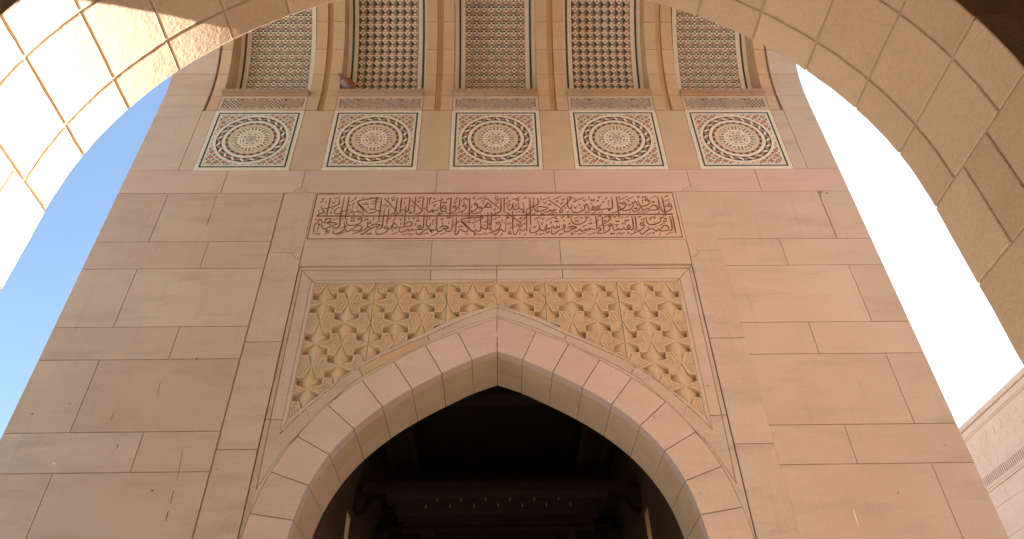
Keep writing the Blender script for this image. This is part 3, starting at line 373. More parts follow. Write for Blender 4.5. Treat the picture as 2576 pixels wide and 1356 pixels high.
for sg in (1, -1):
    def P(p): return [(sg * x, z) for x, z in p]
    yf, yb2, yi = FY + .006, FY + .012, FY + .006
    # outer fillet
    fm.prism(P([(0, 5.045), (2.160, 5.045), (2.122, 5.002), (0, 5.002)]), yf, FY + .12, 'beige', .0032, .004)
    fm.prism(P([(2.160, 5.045), (2.160, 3.2), (2.112, 3.2), (2.122, 5.002)]), yf, FY + .12, 'beige', .0032, .004)
    lo = [p for p in ext if p[1] < 2.55 and p[1] > 1.7]
    fm.prism(P([(2.112, 3.2), (2.160, 3.2), (2.160, 1.72)] + lo[::-1] + [(2.100, 2.53)]), yf, FY + .12, 'beige', .0032, .004)
    # broad band
    fm.prism(P([(0, 5.002), (.72, 5.002), (.72, 4.862), (0, 4.862)]), yb2, FY + .12, 'beige', .0032, .004)
    fm.prism(P([(.72, 5.002), (2.122, 5.002), (1.996, 4.862), (.72, 4.862)]), yb2, FY + .12, 'beige', .0032, .004)
    fm.prism(P([(2.122, 5.002), (2.112, 3.2), (1.995, 3.2), (1.996, 4.862)]), yb2, FY + .12, 'beige', .0032, .004)
    tail = cut(sp2, 1.735, 2.099); hd = cut(s1b, 1.80, 1.995)
    fm.prism(P([(2.112, 3.2), (1.995, 3.2)] + hd[::-1] + tail), yb2, FY + .12, 'beige', .0032, .004)
    for (a, c), (a2, c2) in zip(((0, .68), (.68, 1.31), (1.31, 1.735)), ((0, .708), (.708, 1.364), (1.364, 1.80))):
        fm.prism(P(cut(sp2, a, c) + cut(s1b, a2, c2)[::-1]), yb2, FY + .12, 'gold' if a == .68 and sg < 0 else 'beige', .0032, .004)
    # inner fillet round the carved panel
    fm.prism(P([(0, 4.862), (1.996, 4.862), (1.955, 4.818), (0, 4.818)]), yi, FY + .12, 'beige', .0032, .004)
    fm.prism(P([(1.996, 4.862), (1.995, 3.053), (1.955, 3.195), (1.955, 4.818)]), yi, FY + .12, 'beige', .0032, .004)
    fm.prism(P(s1b + sp1[::-1]), yi, FY + .12, 'beige', .0032, .004)
    for ln in (s1b, sp2, [(0, 5.002), (2.122, 5.002), (2.112, 3.2), (2.1, 2.53)], [(0, 4.862), (1.996, 4.862), (1.995, 3.06)]): fm.strip(P(ln), .022, FY + .0185, FY + .03, 'grout')
    # fillet hugging the voussoirs
    e2 = cut(ext, 0, 2.10)
    fm.prism(P(sp2 + e2[::-1]), FY, FY + .12, 'beige', .0032, .004)
fm.build('frame_moulding', F)

# carved star panel, built slab by slab
def clipcurve(x):
    x = abs(x)
    for a, c in zip(sp2, sp2[1:]):
        if a[0] <= x <= c[0]: return a[1] + (c[1] - a[1]) * (x - a[0]) / max(1e-9, c[0] - a[0])
    return 2.5
A0 = .2607; ZN = 4.560; AZ = .2595
TF = FY + .014; FB = FY + .118
slabs = [(-1.97, -1.302), (-1.302, -.533), (-.533, .517), (.517, 1.298), (1.298, 1.97)]
def clip_poly(p, x0, x1, z1):
    for ax, lim, sgn in ((0, x0, 1), (0, x1, -1), (1, z1, -1)):
        out = []
        for a, c in zip(p, p[1:] + p[:1]):
            da = (a[ax] - lim) * sgn; dc = (c[ax] - lim) * sgn
            if da >= 0: out.append(a)
            if (da >= 0) != (dc >= 0):
                t = da / (da - dc); out.append(tuple(u + (v - u) * t for u, v in zip(a, c)))
        p = out
        if len(p) < 3: return None
    return p
ARW = [(0, 0), (.5, .2), (.5, .495), (.77, .495), (.985, 0), (.77, -.495), (.5, -.495), (.5, -.2)]
for sx0, sx1 in slabs:
    cp = MB()
    x0, x1 = sx0 + .003, sx1 - .003; zt = 4.822
    nb_ = 12; xs_ = [x0 + (x1 - x0) * i / nb_ for i in range(nb_ + 1)]
    cp.add([(x, FB, z) for x in xs_ for z in (max(2.9, clipcurve(x) - .06), zt)], [[2 * i, 2 * i + 2, 2 * i + 3, 2 * i + 1] for i in range(nb_)], 'carved')
    for m in range(-2, 8):
        for n in range(-9, 9):
            zc = ZN - m * AZ
            if (n + m) % 2:   # tips meet here: arrows to the right and to the left
                for dr in (1, -1):
                    def W(p): return (n * A0 + dr * p[0] * A0, zc + p[1] * AZ)
                    cxm = n * A0 + dr * .5 * A0
                    if zc + .5 * AZ < clipcurve(cxm) - .1: continue
                    def put_poly(q, y0, y1):
                        c = clip_poly([W(p) for p in q], x0, x1, zt)
                        if c: cp.prism(c, y0, y1, 'carved')
                    put_poly(ARW, TF + .011, FB)
                    ins = [(.13, 0), (.55, .165), (.55, .445), (.74, .445), (.925, 0), (.74, -.445), (.55, -.445), (.55, -.165)]
                    for i in range(8):
                        j = (i + 1) % 8; put_poly([ARW[i], ARW[j], ins[j], ins[i]], TF, TF + .013)
                    for d in (.17, .27, .37, .47, .56, .64, .72):
                        wd = .046
                        def zlim(dd):
                            z = .445
                            if 1 - dd - .46 * z < .55:
                                z = (1 - dd - .55) / .46
                                if z < .165: z = (1 - dd - .13) * .39 / (1 + .46 * .39)
                            return max(z, 0)
                        z1, z2 = zlim(d), zlim(d + wd)
                        if z2 <= .01: continue
                        for sv in (1, -1):
                            put_poly([(1 - d, 0), (1 - d - .46 * z1, sv * z1), (1 - d - wd - .46 * z2, sv * z2), (1 - d - wd, 0)], TF + .001, TF + .013)
            # hollow between this node and the one above
            if zc + .6 * AZ < clipcurve(n * A0) - .25 or zc > zt: continue
            oct_ = [(.5, .2), (.5, .5), (.23, .5)] if (n + m) % 2 else [(.23, .5), (.5, .5), (.5, .8)]
            dp = [.078, .082, .034] if (n + m) % 2 else [.034, .082, .078]
            for sv in (1, -1):
                ring_ = [(0, 0, .004)] + [(sv * p[0], p[1], d) for p, d in zip(oct_, dp)] + [(0, 1, .004)]
                for i in range(1, len(ring_) - 1):
                    tri = [ring_[0], ring_[i], ring_[i + 1]]
                    p3 = [(n * A0 + a[0] * A0, zc + a[1] * AZ, TF + a[2]) for a in tri]
                    c = clip_poly(p3, x0, x1, zt)
                    if c: cp.add([(p[0], p[2], p[1]) for p in c], [list(range(len(c)))], 'carved')
    cp.build('carved_panel', F)

# ---------------------------------------------------------------- mosaic panels
def mosaic_panel(cx, warm):
    cz = 7.187; h = PH; y = FY - .004
    po = MB(); po.rect(cx - h, cz - .586, cx + h, cz + .586, y, BY + .05, 'white', .0, .002)
    o = po.build('mosaic_panel', F)
    q = MB(); y1 = y - .0015
    def sq(r0, r1, k, yy):
        for a, c, d, e in ((-r1, -r1, r1, -r0), (-r1, r0, r1, r1), (-r1, -r0, -r0, r0), (r0, -r0, r1, r0)):
            q.poly([(cx + a * h, cz + c * h), (cx + d * h, cz + c * h), (cx + d * h, cz + e * h), (cx + a * h, cz + e * h)], yy, k)
    sq(.88, .918, 'green', y1)
    q.build('green_border', o)
    q = MB(); n = 10; p = 1.66 / n; x0 = -.83
    for i in range(n):
        for j in range(n):
            ux, uz = x0 + (i + .5) * p, x0 + (j + .5) * p
            if math.hypot(max(abs(ux) - p / 2, 0), max(abs(uz) - p / 2, 0)) > .95 or math.hypot(ux, uz) < .70: continue
            def w(a, c): return (cx + (ux + a * p) * h, cz + (uz + c * p) * h)
            k = 'red' if (i + j) % 3 else 'pinkt'
            q.poly([w(-.46, 0), w(0, -.46), w(.46, 0), w(0, .46)], y1, k)
            for sx in (1, -1):
                for sz in (1, -1):
                    if (i + j) % 2: tri = [[(.5, .5), (.5, .14), (.14, .5)] if sx * sz > 0 else [(.5, .5), (.5, .3), (.3, .5)], 'green']
                    else: tri = [[(.5, .5), (.5, .2), (.2, .5)], 'grey']
                    q.poly([w(sx * a, sz * c) for a, c in tri[0]], y1 - .0002, tri[1])
    q.build('corner_tesserae', o)
    q = MB(); y2 = y - .003
    q.ring(.755 * h, .817 * h, cx, cz, y2, 'white', 96); q.ring(.552 * h, .625 * h, cx, cz, y2, 'white', 96); q.ring(.40 * h, .492 * h, cx, cz, y2, 'cream', 96)
    q.ring(.185 * h, .275 * h, cx, cz, y2, 'white', 64)
    q.build('white_ring', o)
    q = MB(); q.ring(.62 * h, .757 * h, cx, cz, y2 + .0004, 'green', 96); y3 = y2 - .0006; n = 40
    for i in range(n):
        a = 2 * math.pi * i / n; da = 2 * math.pi / n; s_ = 1 if i % 2 else -1
        def pt(r, t): return (cx + r * h * math.cos(a + t * da), cz + r * h * math.sin(a + t * da))
        q.poly([pt(.632, .5 - s_ * .42), pt(.69, .5 + .46), pt(.750, .5 + s_ * .42), pt(.69, .5 - .46)], y3, 'white' if i % 2 else 'red')
    q.build('rhombus_ring', o)
    q = MB(); n = 44
    for i in range(n):
        a = 2 * math.pi * i / n; q.ring(.488 * h, .556 * h, cx, cz, y2 + .0004, 'red' if i % 2 else 'green', 3, a, a + 2 * math.pi / n)
    q.build('chequer_ring', o)
    q = MB(); q.ring(.255 * h, .42 * h, cx, cz, y2 + .0003, 'white', 64)
    for i in range(8):
        a = math.pi / 4 * i
        for s_ in (-1, 1):
            def pt(r, t): return (cx + h * (r * math.cos(a) - t * math.sin(a)), cz + h * (r * math.sin(a) + t * math.cos(a)))
            q.poly([pt(.295, s_ * .014), pt(.395, s_ * .014), pt(.412, s_ * .038), pt(.395, s_ * .064), pt(.295, s_ * .064), pt(.278, s_ * .038)], y3, 'grey')
        a += math.pi / 8
        q.poly([pt(.28, 0), pt(.36, .05), pt(.36, -.05)], y3, 'grey')
        for s_ in (-1, 1): q.poly([pt(.375, s_ * .02), pt(.42, s_ * .02), pt(.415, s_ * .075), pt(.37, s_ * .06)], y3, 'pinkt')
    q.build('spoke_ring', o)
    q = MB()
    for i in range(8): q.ring(.222 * h, .242 * h, cx, cz, y3, 'red', 6, math.pi / 4 * (i + .12), math.pi / 4 * (i + .88))
    q.ring(0, .19 * h, cx, cz, y2 + .0004, 'grey', 40)
    for i in range(8):
        a = math.pi / 4 * i + math.pi / 8 * 0
        def pt(r, t): return (cx + h * (r * math.cos(a) - t * math.sin(a)), cz + h * (r * math.sin(a) + t * math.cos(a)))
        q.poly([pt(.03, -.014), pt(.09, -.052), pt(.145, -.04), pt(.187, 0), pt(.145, .04), pt(.09, .052), pt(.03, .014)], y3, 'white')
        q.poly([pt(.06, 0), pt(.10, -.013), pt(.13, 0), pt(.10, .013)], y3 - .0005, 'grey')
    q.ring(0, .036 * h, cx, cz, y3 - .001, 'red', 16)
    q.build('rosette', o)
    return o
for i, c in enumerate(PC): mosaic_panel(c, i)

# ---------------------------------------------------------------- fretwork bands and ledges
for c in PC:
    fb = MB(); h = .580; zb0, zb1 = 7.783, 8.085
    bz0, bz1 = 7.822, 8.045; bh = .543
    fb.rect(c - h, zb0, c + h, bz0, FY, BY + .06, 'beige'); fb.rect(c - h, bz1, c + h, zb1, FY, BY + .06, 'beige')
    fb.rect(c - h, bz0, c - bh, bz1, FY, BY + .06, 'beige'); fb.rect(c + bh, bz0, c + h, bz1, FY, BY + .06, 'beige')
    fb.rect(c - bh, bz0, c + bh, bz1, FY + .026, BY + .06, 'shade_and_stain')  # dark backing: shade of the deep grooves painted into the colour
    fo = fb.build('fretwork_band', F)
    fr = MB(); HP = .2935; p = HP / 6.0
    zm0, zm1 = bz0 + .022, bz1 - .022
    for k in range(-16, 26):
        # nested 45 degree chevrons: z - fold(x) = const
        for q in range(-2, 2):
            xa, xb = q * HP, (q + 1) * HP; up = 1 if q % 2 else -1     # slope sign of z along x
            # folded coordinate: distance to the peak line
            z0_ = bz0 + k * p
            def zz(x):
                t = (x - xa) / HP; return z0_ + (t if up > 0 else 1 - t) * HP
            seg = [(xa, zz(xa)), (xb, zz(xb))]
            (ax, az), (bx, bz) = seg
            lo_, hi_ = (zm0, zm1)
            t0, t1 = 0.0, 1.0; dz = bz - az
            ta, tb = (lo_ - az) / dz, (hi_ - az) / dz
            t0 = max(t0, min(ta, tb)); t1 = min(t1, max(ta, tb))
            for lim in (-bh + .01, bh - .01):
                tl = (lim - ax) / (bx - ax)
                if lim < 0 and tl > t0 and bx - ax > 0: t0 = max(t0, tl)
                if lim > 0 and tl < t1: t1 = min(t1, tl)
            if t1 - t0 < .02: continue
            A_ = (c + ax + (bx - ax) * t0, az + dz * t0); B_ = (c + ax + (bx - ax) * t1, az + dz * t1)
            fr.strip([A_, B_], p * .31, FY + .002 + (k % 2) * .0006 + (q % 2) * .0003, FY + .028, 'beige')
            if k % 2 == 0:
                for (ex, ez) in (A_, B_):
                    if abs(ez - zm0) < .004 or abs(ez - zm1) < .004:
                        r_ = p * .62; sg = 1 if abs(ez - zm1) < .004 else -1
                        fr.prism([(ex - r_, ez - .004), (ex + r_, ez - .004), (ex + r_, ez + .010), (ex + r_ * .5, ez + .018), (ex - r_ * .5, ez + .018), (ex - r_, ez + .010)] if sg > 0 else [(ex - r_, ez + .004), (ex + r_, ez + .004), (ex + r_, ez - .010), (ex + r_ * .5, ez - .018), (ex - r_ * .5, ez - .018), (ex - r_, ez - .010)], FY + .0025, FY + .03, 'beige')
    fr.build('fretwork', fo)
    ld = MB()
    prof = [(6.0, 8.086), (5.985, 8.090), (5.972, 8.100), (5.966, 8.115), (5.950, 8.117), (5.947, 8.184), (5.955, 8.192), (6.36, 8.192), (6.36, 8.086)]
    L0, L1 = c - .585, c + .585; n = len(prof); jx = [L0, c - .18 + random.uniform(-.25, .25), L1]
    for xa, xb in zip(jx, jx[1:]):
        vs = [(xa + .001, y, z) for y, z in prof] + [(xb - .001, y, z) for y, z in prof]
        fs = [[i, (i + 1) % n, n + (i + 1) % n, n + i] for i in range(n)] + [list(range(n))[::-1], list(range(n, 2 * n))]
        ld.add(vs, fs, 'ledge')
    ld.build('ledge', F)

# ---------------------------------------------------------------- ribs, coved niches and the pointed vault over the passage
RC = 2.27; YC = FY - RC; ZC = 8.05; REC = .29
def cove(u, v, wv):
    """u = x, v = height along the curve from z 8.05, w = depth into the stone"""
    if v <= 0: return (u, FY + wv, ZC + v)
    a = v / RC; r = RC + wv
    return (u, YC + r * math.cos(a), ZC + r * math.sin(a))
VT = RC * math.radians(79)
def rib_zone(x0, x1, k, depth, name, vs0=None):
    r = MB(cove); vv = vs0 or [-.27, .047] + [.047 + .432 * i for i in range(1, 8)]
    for a, c in zip(vv, vv[1:]):
        c = min(c, VT)
        if c - a > .02: r.gridblock(x0, x1, a, c, k, 1, 5, .003, .0025, depth)
    return r.build(name, F)
for i in range(6):
    gx = (-2.5 + i) * 1.569
    ga, gc = (-3.902, -3.872) if i == 0 else (3.872, 3.902) if i == 5 else (gx - .04, gx + .04)
    if i > 0: rib_zone(gx - (1.569 / 2 - .583), ga, 'gold', REC + .03, 'rib')
    if i < 5: rib_zone(gc, gx + (1.569 / 2 - .583), 'gold', REC + .03, 'rib')
    gr = MB(cove)
    vv = [-.27, .02] + [.02 + .432 * i for i in range(1, 8)]
    for a, c in zip(vv, vv[1:]):
        c = min(c, VT)
        if c - a > .02: gr.gridblock(ga, gc, a, c, 'gold', 1, 5, .001, 0, REC - .05)
    for vtx in range(len(gr.v)): pass
    gr.T = None
    # push the channel back
    gr.v = [(x, y + .045 * (1 if z < ZC else math.cos(math.atan2(z - ZC, y - YC))), z + (0 if z < ZC else .045 * math.sin(math.atan2(z - ZC, y - YC)))) for x, y, z in gr.v]
    gr.build('groove_channel', F)
for x0, x1 in ((XL, -3.902), (3.902, XR)):
    rib_zone(x0, x1, 'beige', REC + .03, 'end_rib', [.047, .479, .911, 1.343, 1.775, 2.207, 2.639, VT])
# niche mosaics
for ci, c in enumerate(PC):
    T = lambda u, v, wv, c=c: cove(c + u, v, wv + REC)
    nm = MB(T); v0 = .13; nv = 24
    def band(a, d, k, dw):
        for i in range(nv):
            va, vb = v0 + (VT - v0) * i / nv, v0 + (VT - v0) * (i + 1) / nv
            nm.add([(a, va, dw), (d, va, dw), (d, vb, dw), (a, vb, dw)], [[0, 1, 2, 3]], k)
    band(-.60, .60, 'white', 0)
    nb = nm.build('niche_back', F)
    for sg in (1, -1):
        nm = MB(T); band(*sorted((sg * .500, sg * .530)), 'green', -.002); nm.build('green_strip', nb)
    nm = MB(T); cw = .876 / 8; rp = cw * .985; rows = int((VT - v0) / rp)
    typeA = ci % 2 == 0
    for r_ in range(rows):
        for k_ in range(9):
            # split lozenge on the column boundary
            xb = -.438 + k_ * cw; vb = v0 + (r_ + .5) * rp; d = -.003
            hw = cw / 2
            left, right = ('grey', 'pinkt') if typeA else ('grey', 'green')
            if typeA and (k_ + r_) % 2: left, right = 'pinkt', 'grey'
            if k_ > 0: nm.add([(xb, vb - rp / 2, d), (xb, vb + rp / 2, d), (xb - hw, vb, d)], [[0, 1, 2]], left)
            if k_ < 8: nm.add([(xb, vb - rp / 2, d), (xb + hw, vb, d), (xb, vb + rp / 2, d)], [[0, 1, 2]], right)
            if k_ < 8:
                xc = xb + hw; vc = v0 + r_ * rp
                ka, kb = ('green', 'white') if typeA else ('red', 'white')
                q = hw / 2; rq = rp / 4
                for sgn, k1, k2 in ((1, ka, kb), (-1, kb, ka)):
                    nm.add([(xc - hw, vc, d), (xc, vc, d), (xc - q, vc + sgn * rq, d)], [[0, 1, 2]], k1)
                    nm.add([(xc, vc, d), (xc + hw, vc, d), (xc + q, vc + sgn * rq, d)], [[0, 1, 2]], k1)
                    nm.add([(xc - q, vc + sgn * rq, d), (xc + q, vc + sgn * rq, d), (xc, vc + sgn * 2 * rq, d)], [[0, 1, 2]], k1)
                    nm.add([(xc, vc, d), (xc + q, vc + sgn * rq, d), (xc - q, vc + sgn * rq, d)], [[0, 1, 2]], k2)
    nm.build('niche_mosaic', nb)
# shell behind everything and the other half of the vault
vs = MB(cove)
vs.gridblock(XL + .02, XR - .02, -.29, VT, 'grout', 2, 24, 0, 0, .3)
vs.v = [(x, y + (.33 if z < ZC else .33 * math.cos(math.atan2(z - ZC, y - YC))), z + (0 if z < ZC else .33 * math.sin(math.atan2(z - ZC, y - YC)))) for x, y, z in vs.v]
vs.build('vault_shell', F)
AY = 2.3                          # outer face of the near arch wall
YC2 = AY + RC
v2 = MB(lambda u, v, wv: (u, (AY - wv) if v <= 0 else YC2 - (RC + wv) * math.cos(v / RC), ZC + (v if v <= 0 else (RC + wv) * math.sin(v / RC))))
for a in range(7):
    v2.gridblock(XL, XR, .45 * a, min(.45 * (a + 1), VT), 'gold', 6, 5, .003, 0, .4)
v2.build('vault', F)

# ================================================================ near arch over the camera
N = thing('round_archway', 'round sandstone archway overhead in the foreground, its left underside in bright sun', 'archway')
AN = 1.566; RA = .8703 * AY; CZ = .98929 * AY; CX = .0
depths = [(AN, .762 * AY), (.762 * AY, .919 * AY), (.919 * AY, AY)]
nb = MB(lambda th, y, wv: (CX + (RA + wv) * math.cos(th / RA), y, CZ + (RA + wv) * math.sin(th / RA)))
NV = 17; t0 = math.radians(-.4); dt = math.radians(180.8) / NV
for i in range(NV):
    for a, c in depths:
        a2 = a - (.009 if a == AN else 0)
        nb.gridblock((t0 + i * dt) * RA, (t0 + (i + 1) * dt) * RA, a2, c, 'near', 8, 8, .0055, .005, .16, .003)
nb.build('soffit_blocks', N)
# jambs below the springing
zj = [CZ + RA * math.sin(t0), 1.815, .95, .45, -.4, -.9, GZ]
for sg in (1, -1):
    T = lambda y, z, wv, sg=sg: (sg * (RA + wv), y, z)
    jb = MB(T)
    for i, (z1, z0) in enumerate(zip(zj, zj[1:])):
        ys = [AN - .009, 1.851, 2.037, AY] if i % 2 == 0 else [AN - .009, 1.953, AY]
        for a, c in zip(ys, ys[1:]): jb.gridblock(a, c, z0, z1, 'near', 6, 8, .005, .005, .16, .003)
    jb.build('jamb_blocks', N)
# joint mortar lining
ml = MB(lambda th, y, wv: (CX + (RA + wv) * math.cos(th / RA), y, CZ + (RA + wv) * math.sin(th / RA)))
ml.gridblock(t0 * RA, (t0 + NV * dt) * RA, AN + .012, AY - .012, 'grout2', 60, 2, 0, 0, .12)
ml.v = [((x) * (1 + .008 / RA), y, CZ + (z - CZ) * (1 + .008 / RA)) for x, y, z in ml.v]
for sg in (1, -1):
    ml.T = None
    a, c = sorted((sg * (RA + .008), sg * (RA + .12))); ml.box(a, AN + .012, GZ, c, AY - .012, CZ - .01, 'grout2')
ml.build('mortar', N)
# wall round the arch: both faces
aw = MB(); XW = 5.2; ZW = 8.6
for sg in (1, -1):
    arc = [(sg * (RA + .05) * math.cos(a), CZ + (RA + .05) * math.sin(a)) for a in [math.pi / 2 * i / 24 for i in range(25)]]
    aw.prism([(sg * (RA + .05), GZ), (sg * XW, GZ), (sg * XW, ZW), (0, ZW)] + arc[::-1], AN + .02, AY - .02, 'grout')
aw.build('wall_core', N)
fc = MB()
for yy, back, k in ((AN, AN + .04, 'near'), (AY, AY - .04, 'beige')):
    zs = [GZ + .78 * i for i in range(14)]
    for i, (z0, z1) in enumerate(zip(zs, zs[1:])):
        z1 = min(z1, ZW)
        if z1 - z0 < .05: continue
        for sg in (1, -1):
            # inner end follows the arch
            def inner(z): 
                if z <= CZ: return RA + .03
                if z >= CZ + RA + .03: return 0.0
                return math.sqrt(max(0, (RA + .03) ** 2 - (z - CZ) ** 2))
            nz = 8; edge = [(sg * inner(z0 + (z1 - z0) * j / nz), z0 + (z1 - z0) * j / nz) for j in range(nz + 1)]
            jx = 3.4 if i % 2 else 4.2
            fc.T = (lambda x, y, z: (x, y, z))
            if yy == AN: y0, y1 = AN, AN + .04
            else: y0, y1 = AY, AY - .04
            fc.prism(edge + [(sg * jx, z1), (sg * jx, z0)], y0, y1, k, .004, 0)
            fc.prism([(sg * jx, z0), (sg * XW, z0), (sg * XW, z1), (sg * jx, z1)], y0, y1, k, .004, 0)
fc.build('wall_facing', N)
# dim arcade bay around the camera
rm = MB()
rm.box(-XW - .3, -6.3, GZ, -XW, AY - .03, 7.5, 'near'); rm.box(XW, -6.3, GZ, XW + .3, AY - .03, 7.5, 'near')
rm.box(-XW, -6.3, GZ, XW, -6.0, 7.5, 'near'); rm.box(-XW, -6.0, 7.2, XW, AN - .002, 7.5, 'wood2')
rm.build('bay_wall', N)

# ================================================================ hall beyond the doorway
for sg, sd in ((-1, 'left'), (1, 'right')):
    hw = thing('hall_wall', 'dim brown %s side wall inside the doorway with a narrow bright window slot' % sd, 'wall')
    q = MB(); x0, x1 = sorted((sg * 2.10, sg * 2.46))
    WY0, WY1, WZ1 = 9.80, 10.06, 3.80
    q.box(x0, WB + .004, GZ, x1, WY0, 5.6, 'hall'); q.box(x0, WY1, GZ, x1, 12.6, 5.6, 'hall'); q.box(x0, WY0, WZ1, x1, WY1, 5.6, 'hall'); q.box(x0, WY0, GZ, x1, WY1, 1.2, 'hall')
    q.build('wall', hw)
    wr = MB()
    xr = sorted((sg * 2.095, sg * 2.47)); wr.box(xr[0], WY1 - .03, 1.2, xr[1], WY1 + .004, WZ1, 'gold'); wr.box(xr[0], WY0, WZ1 - .03, xr[1], WY1 - .031, WZ1 + .004, 'gold')
    wr.build('window_reveal', hw)
hc = thing('timber_ceiling', 'dark timber ceiling with crossing beams and carved brackets seen through the doorway', 'ceiling')
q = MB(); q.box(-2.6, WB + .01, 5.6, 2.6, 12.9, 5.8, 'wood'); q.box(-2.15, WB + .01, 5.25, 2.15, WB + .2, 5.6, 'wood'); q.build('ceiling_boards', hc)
q = MB(); q.box(-2.6, 12.6, GZ, 2.6, 12.9, 5.6, 'wood'); q.build('end_wall', hc)
for sg in (-1, 1):
    q = MB(); a, c = sorted((sg * 1.28, sg * 1.75)); q.box(a, WB + .21, 5.02, c, 11.3, 5.25, 'wood')
    a, c = sorted((sg * 1.28, sg * 1.36)); q.box(a, WB + .21, 4.99, c, 11.3, 5.018, 'wood2'); a, c = sorted((sg * 1.67, sg * 1.75)); q.box(a, WB + .21, 4.99, c, 11.3, 5.018, 'wood2')
    q.build('long_beam', hc)
q = MB(); q.box(-2.15, 8.92, 5.0, 2.15, 9.04, 5.1, 'wood2'); q.build('cross_beam', hc)
q = MB(); q.box(-1.95, 10.0, 4.13, 1.95, 10.3, 4.28, 'wood'); q.box(-1.6, 9.985, 4.045, 1.6, 10.28, 4.128, 'wood2'); q.box(-1.45, 10.02, 3.80, 1.45, 10.24, 4.043, 'wood'); q.build('carved_beam', hc)
q = MB(); q.box(-1.62, 12.0, 4.40, 1.62, 12.3, 4.46, 'wood2'); q.box(-1.9, 12.05, 4.34, 1.9, 12.3, 4.398, 'wood'); q.box(-1.62, 12.0, 4.27, 1.62, 12.3, 4.338, 'wood2'); q.build('lintel', hc)
for sg in (-1, 1):
    q = MB(); a, c = sorted((sg * 1.06, sg * 1.30)); q.box(a, 12.02, GZ, c, 12.25, 4.268, 'wood2'); q.build('post', hc)
    for yb_, zb_, xx in ((10.12, 3.93, 2.098), (12.0, 4.0, 2.098)):
        q = MB(lambda x, y, z, sg=sg, xx=xx: (sg * (xx - x), y, z))
        pr = [(0, 0), (.10, .03), (.16, .10), (.20, .20), (.24, .22), (.24, .30), (0, .30)]
        q.prism([(x, zb_ + z) for x, z in pr], yb_, yb_ + .26, 'wood', 0, .008)
        q.build('bracket', hc)
# little hanging drops below the carved beam
def drop(x, z, lab, first=None):
    if first is None:
        o = MB(); n = 10; prof = [(0, -.034), (.009, -.028), (.0125, -.014), (.010, .002), (.005, .018), (.0025, .03), (0, .034)]
        vs = [(r * math.cos(2 * math.pi * k / n), r * math.sin(2 * math.pi * k / n), zz) for r, zz in prof for k in range(n)]
        fs = [[a * n + k, a * n + (k + 1) % n, (a + 1) * n + (k + 1) % n, (a + 1) * n + k] for a in range(len(prof) - 1) for k in range(n)]
        o.add(vs, fs, 'drop'); r = o.build('hanging_drop', None, True)
        wq = MB(); wq.box(-.0012, -.0012, .03, .0012, .0012, .16, 'wood'); wq.build('cord', r)
    else:
        r = first.copy(); C.objects.link(r)
        for ch in first.children: c2 = ch.copy(); C.objects.link(c2); c2.parent = r
    r.location = (x, 9.93, z); tag(r, lab, 'lamp drop', 'small drops hanging below the carved beam'); return r
M['drop'] = plain('red_glazed_drop', (0.42, 0.13, 0.06), 0.35, spec=.5)
d0 = None
for k in range(6): d0_ = drop(-.872 + k * .3475, 3.995, 'small reddish teardrop hanging in the upper row under the dark beam', d0); d0 = d0 or d0_
for k in range(7): drop(-1.025 + k * .3425, 3.905, 'small reddish teardrop hanging in the lower row under the dark beam', d0)

# ================================================================ side building on the right
Bd = thing('side_building', 'pinkish stone building at far right with a moulded cornice and carved frieze', 'building')
T = lambda u, y, v: (14.0 + y, u, v)
bw = MB(T); bw.T = lambda u, y, v: (14.0 + y, -u, v)
def brect(u0, z0, u1, z1, y0, y1, k, gap=0, bev=0): bw.rect(-u1, z0, -u0, z1, y0, y1, k, gap, bev)
bw.box(-45, .012, GZ, 10, 3.0, 9.6, 'grout')
zz = [7.84, 7.39, 6.60, 6.20, 5.41, 5.01, 4.22, 3.82, 3.03, 2.63, 1.84, 1.44, .65, .25, -.54, -.94, GZ]
for i, (z1, z0) in enumerate(zip(zz, zz[1:])):
    u = -9.0 + (0 if i % 2 else .62)
    while u < 44: brect(u, z0, u + 1.36, z1, 0, .05, 'bldg', .004, .003); u += 1.36
bw.build('wall', Bd)
bw = MB(lambda u, y, v: (14.0 + y, -u, v))
brect(-10, 8.27, 45, 9.42, .0, .05, 'bldg')
random.seed(3)
for i in range(90):   # shallow star carving in the frieze
    u = 14.0 + (i % 30) * .38; z = 8.42 + (i // 30) * .36 + random.uniform(-.03, .03)
    for k in range(3):
        a = random.choice((0.35, 1.1, 1.9, 2.6)) + k; l = .13
        bw.prism([(-u + l * math.cos(a), z + l * math.sin(a)), (-u + .05 * math.cos(a + 2), z + .05 * math.sin(a + 2)), (-u + .05 * math.cos(a - 2), z + .05 * math.sin(a - 2))], -.008 - k * .001, .02, 'bldg', 0, .006)
bw.build('frieze', Bd)
bw = MB(lambda u, y, v: (14.0 + y, -u, v))
brect(-10, 9.42, 45, 9.46, -.03, .05, 'bldg'); brect(-10, 9.461, 45, 9.64, -.07, .05, 'bldg', 0, .02)
u = -9
while u < 44: brect(u, 9.641, u + 1.36, 9.79, -.13, .3, 'bldg', .003, .015); u += 1.36
bw.build('cornice', Bd)
bw = MB(lambda u, y, v: (14.0 + y, -u, v))
brect(-10, 7.905, 45, 7.99, -.05, .05, 'bldg', 0, .01); u = 8.0
while u < 24: brect(u, 7.992, u + .05, 8.24, -.03, .02, 'bldg', 0, .004); u += .085
brect(-10, 8.242, 45, 8.268, -.02, .05, 'bldg'); brect(-10, 7.845, 45, 7.904, -.025, .05, 'bldg')
bw.build('fluted_band', Bd)

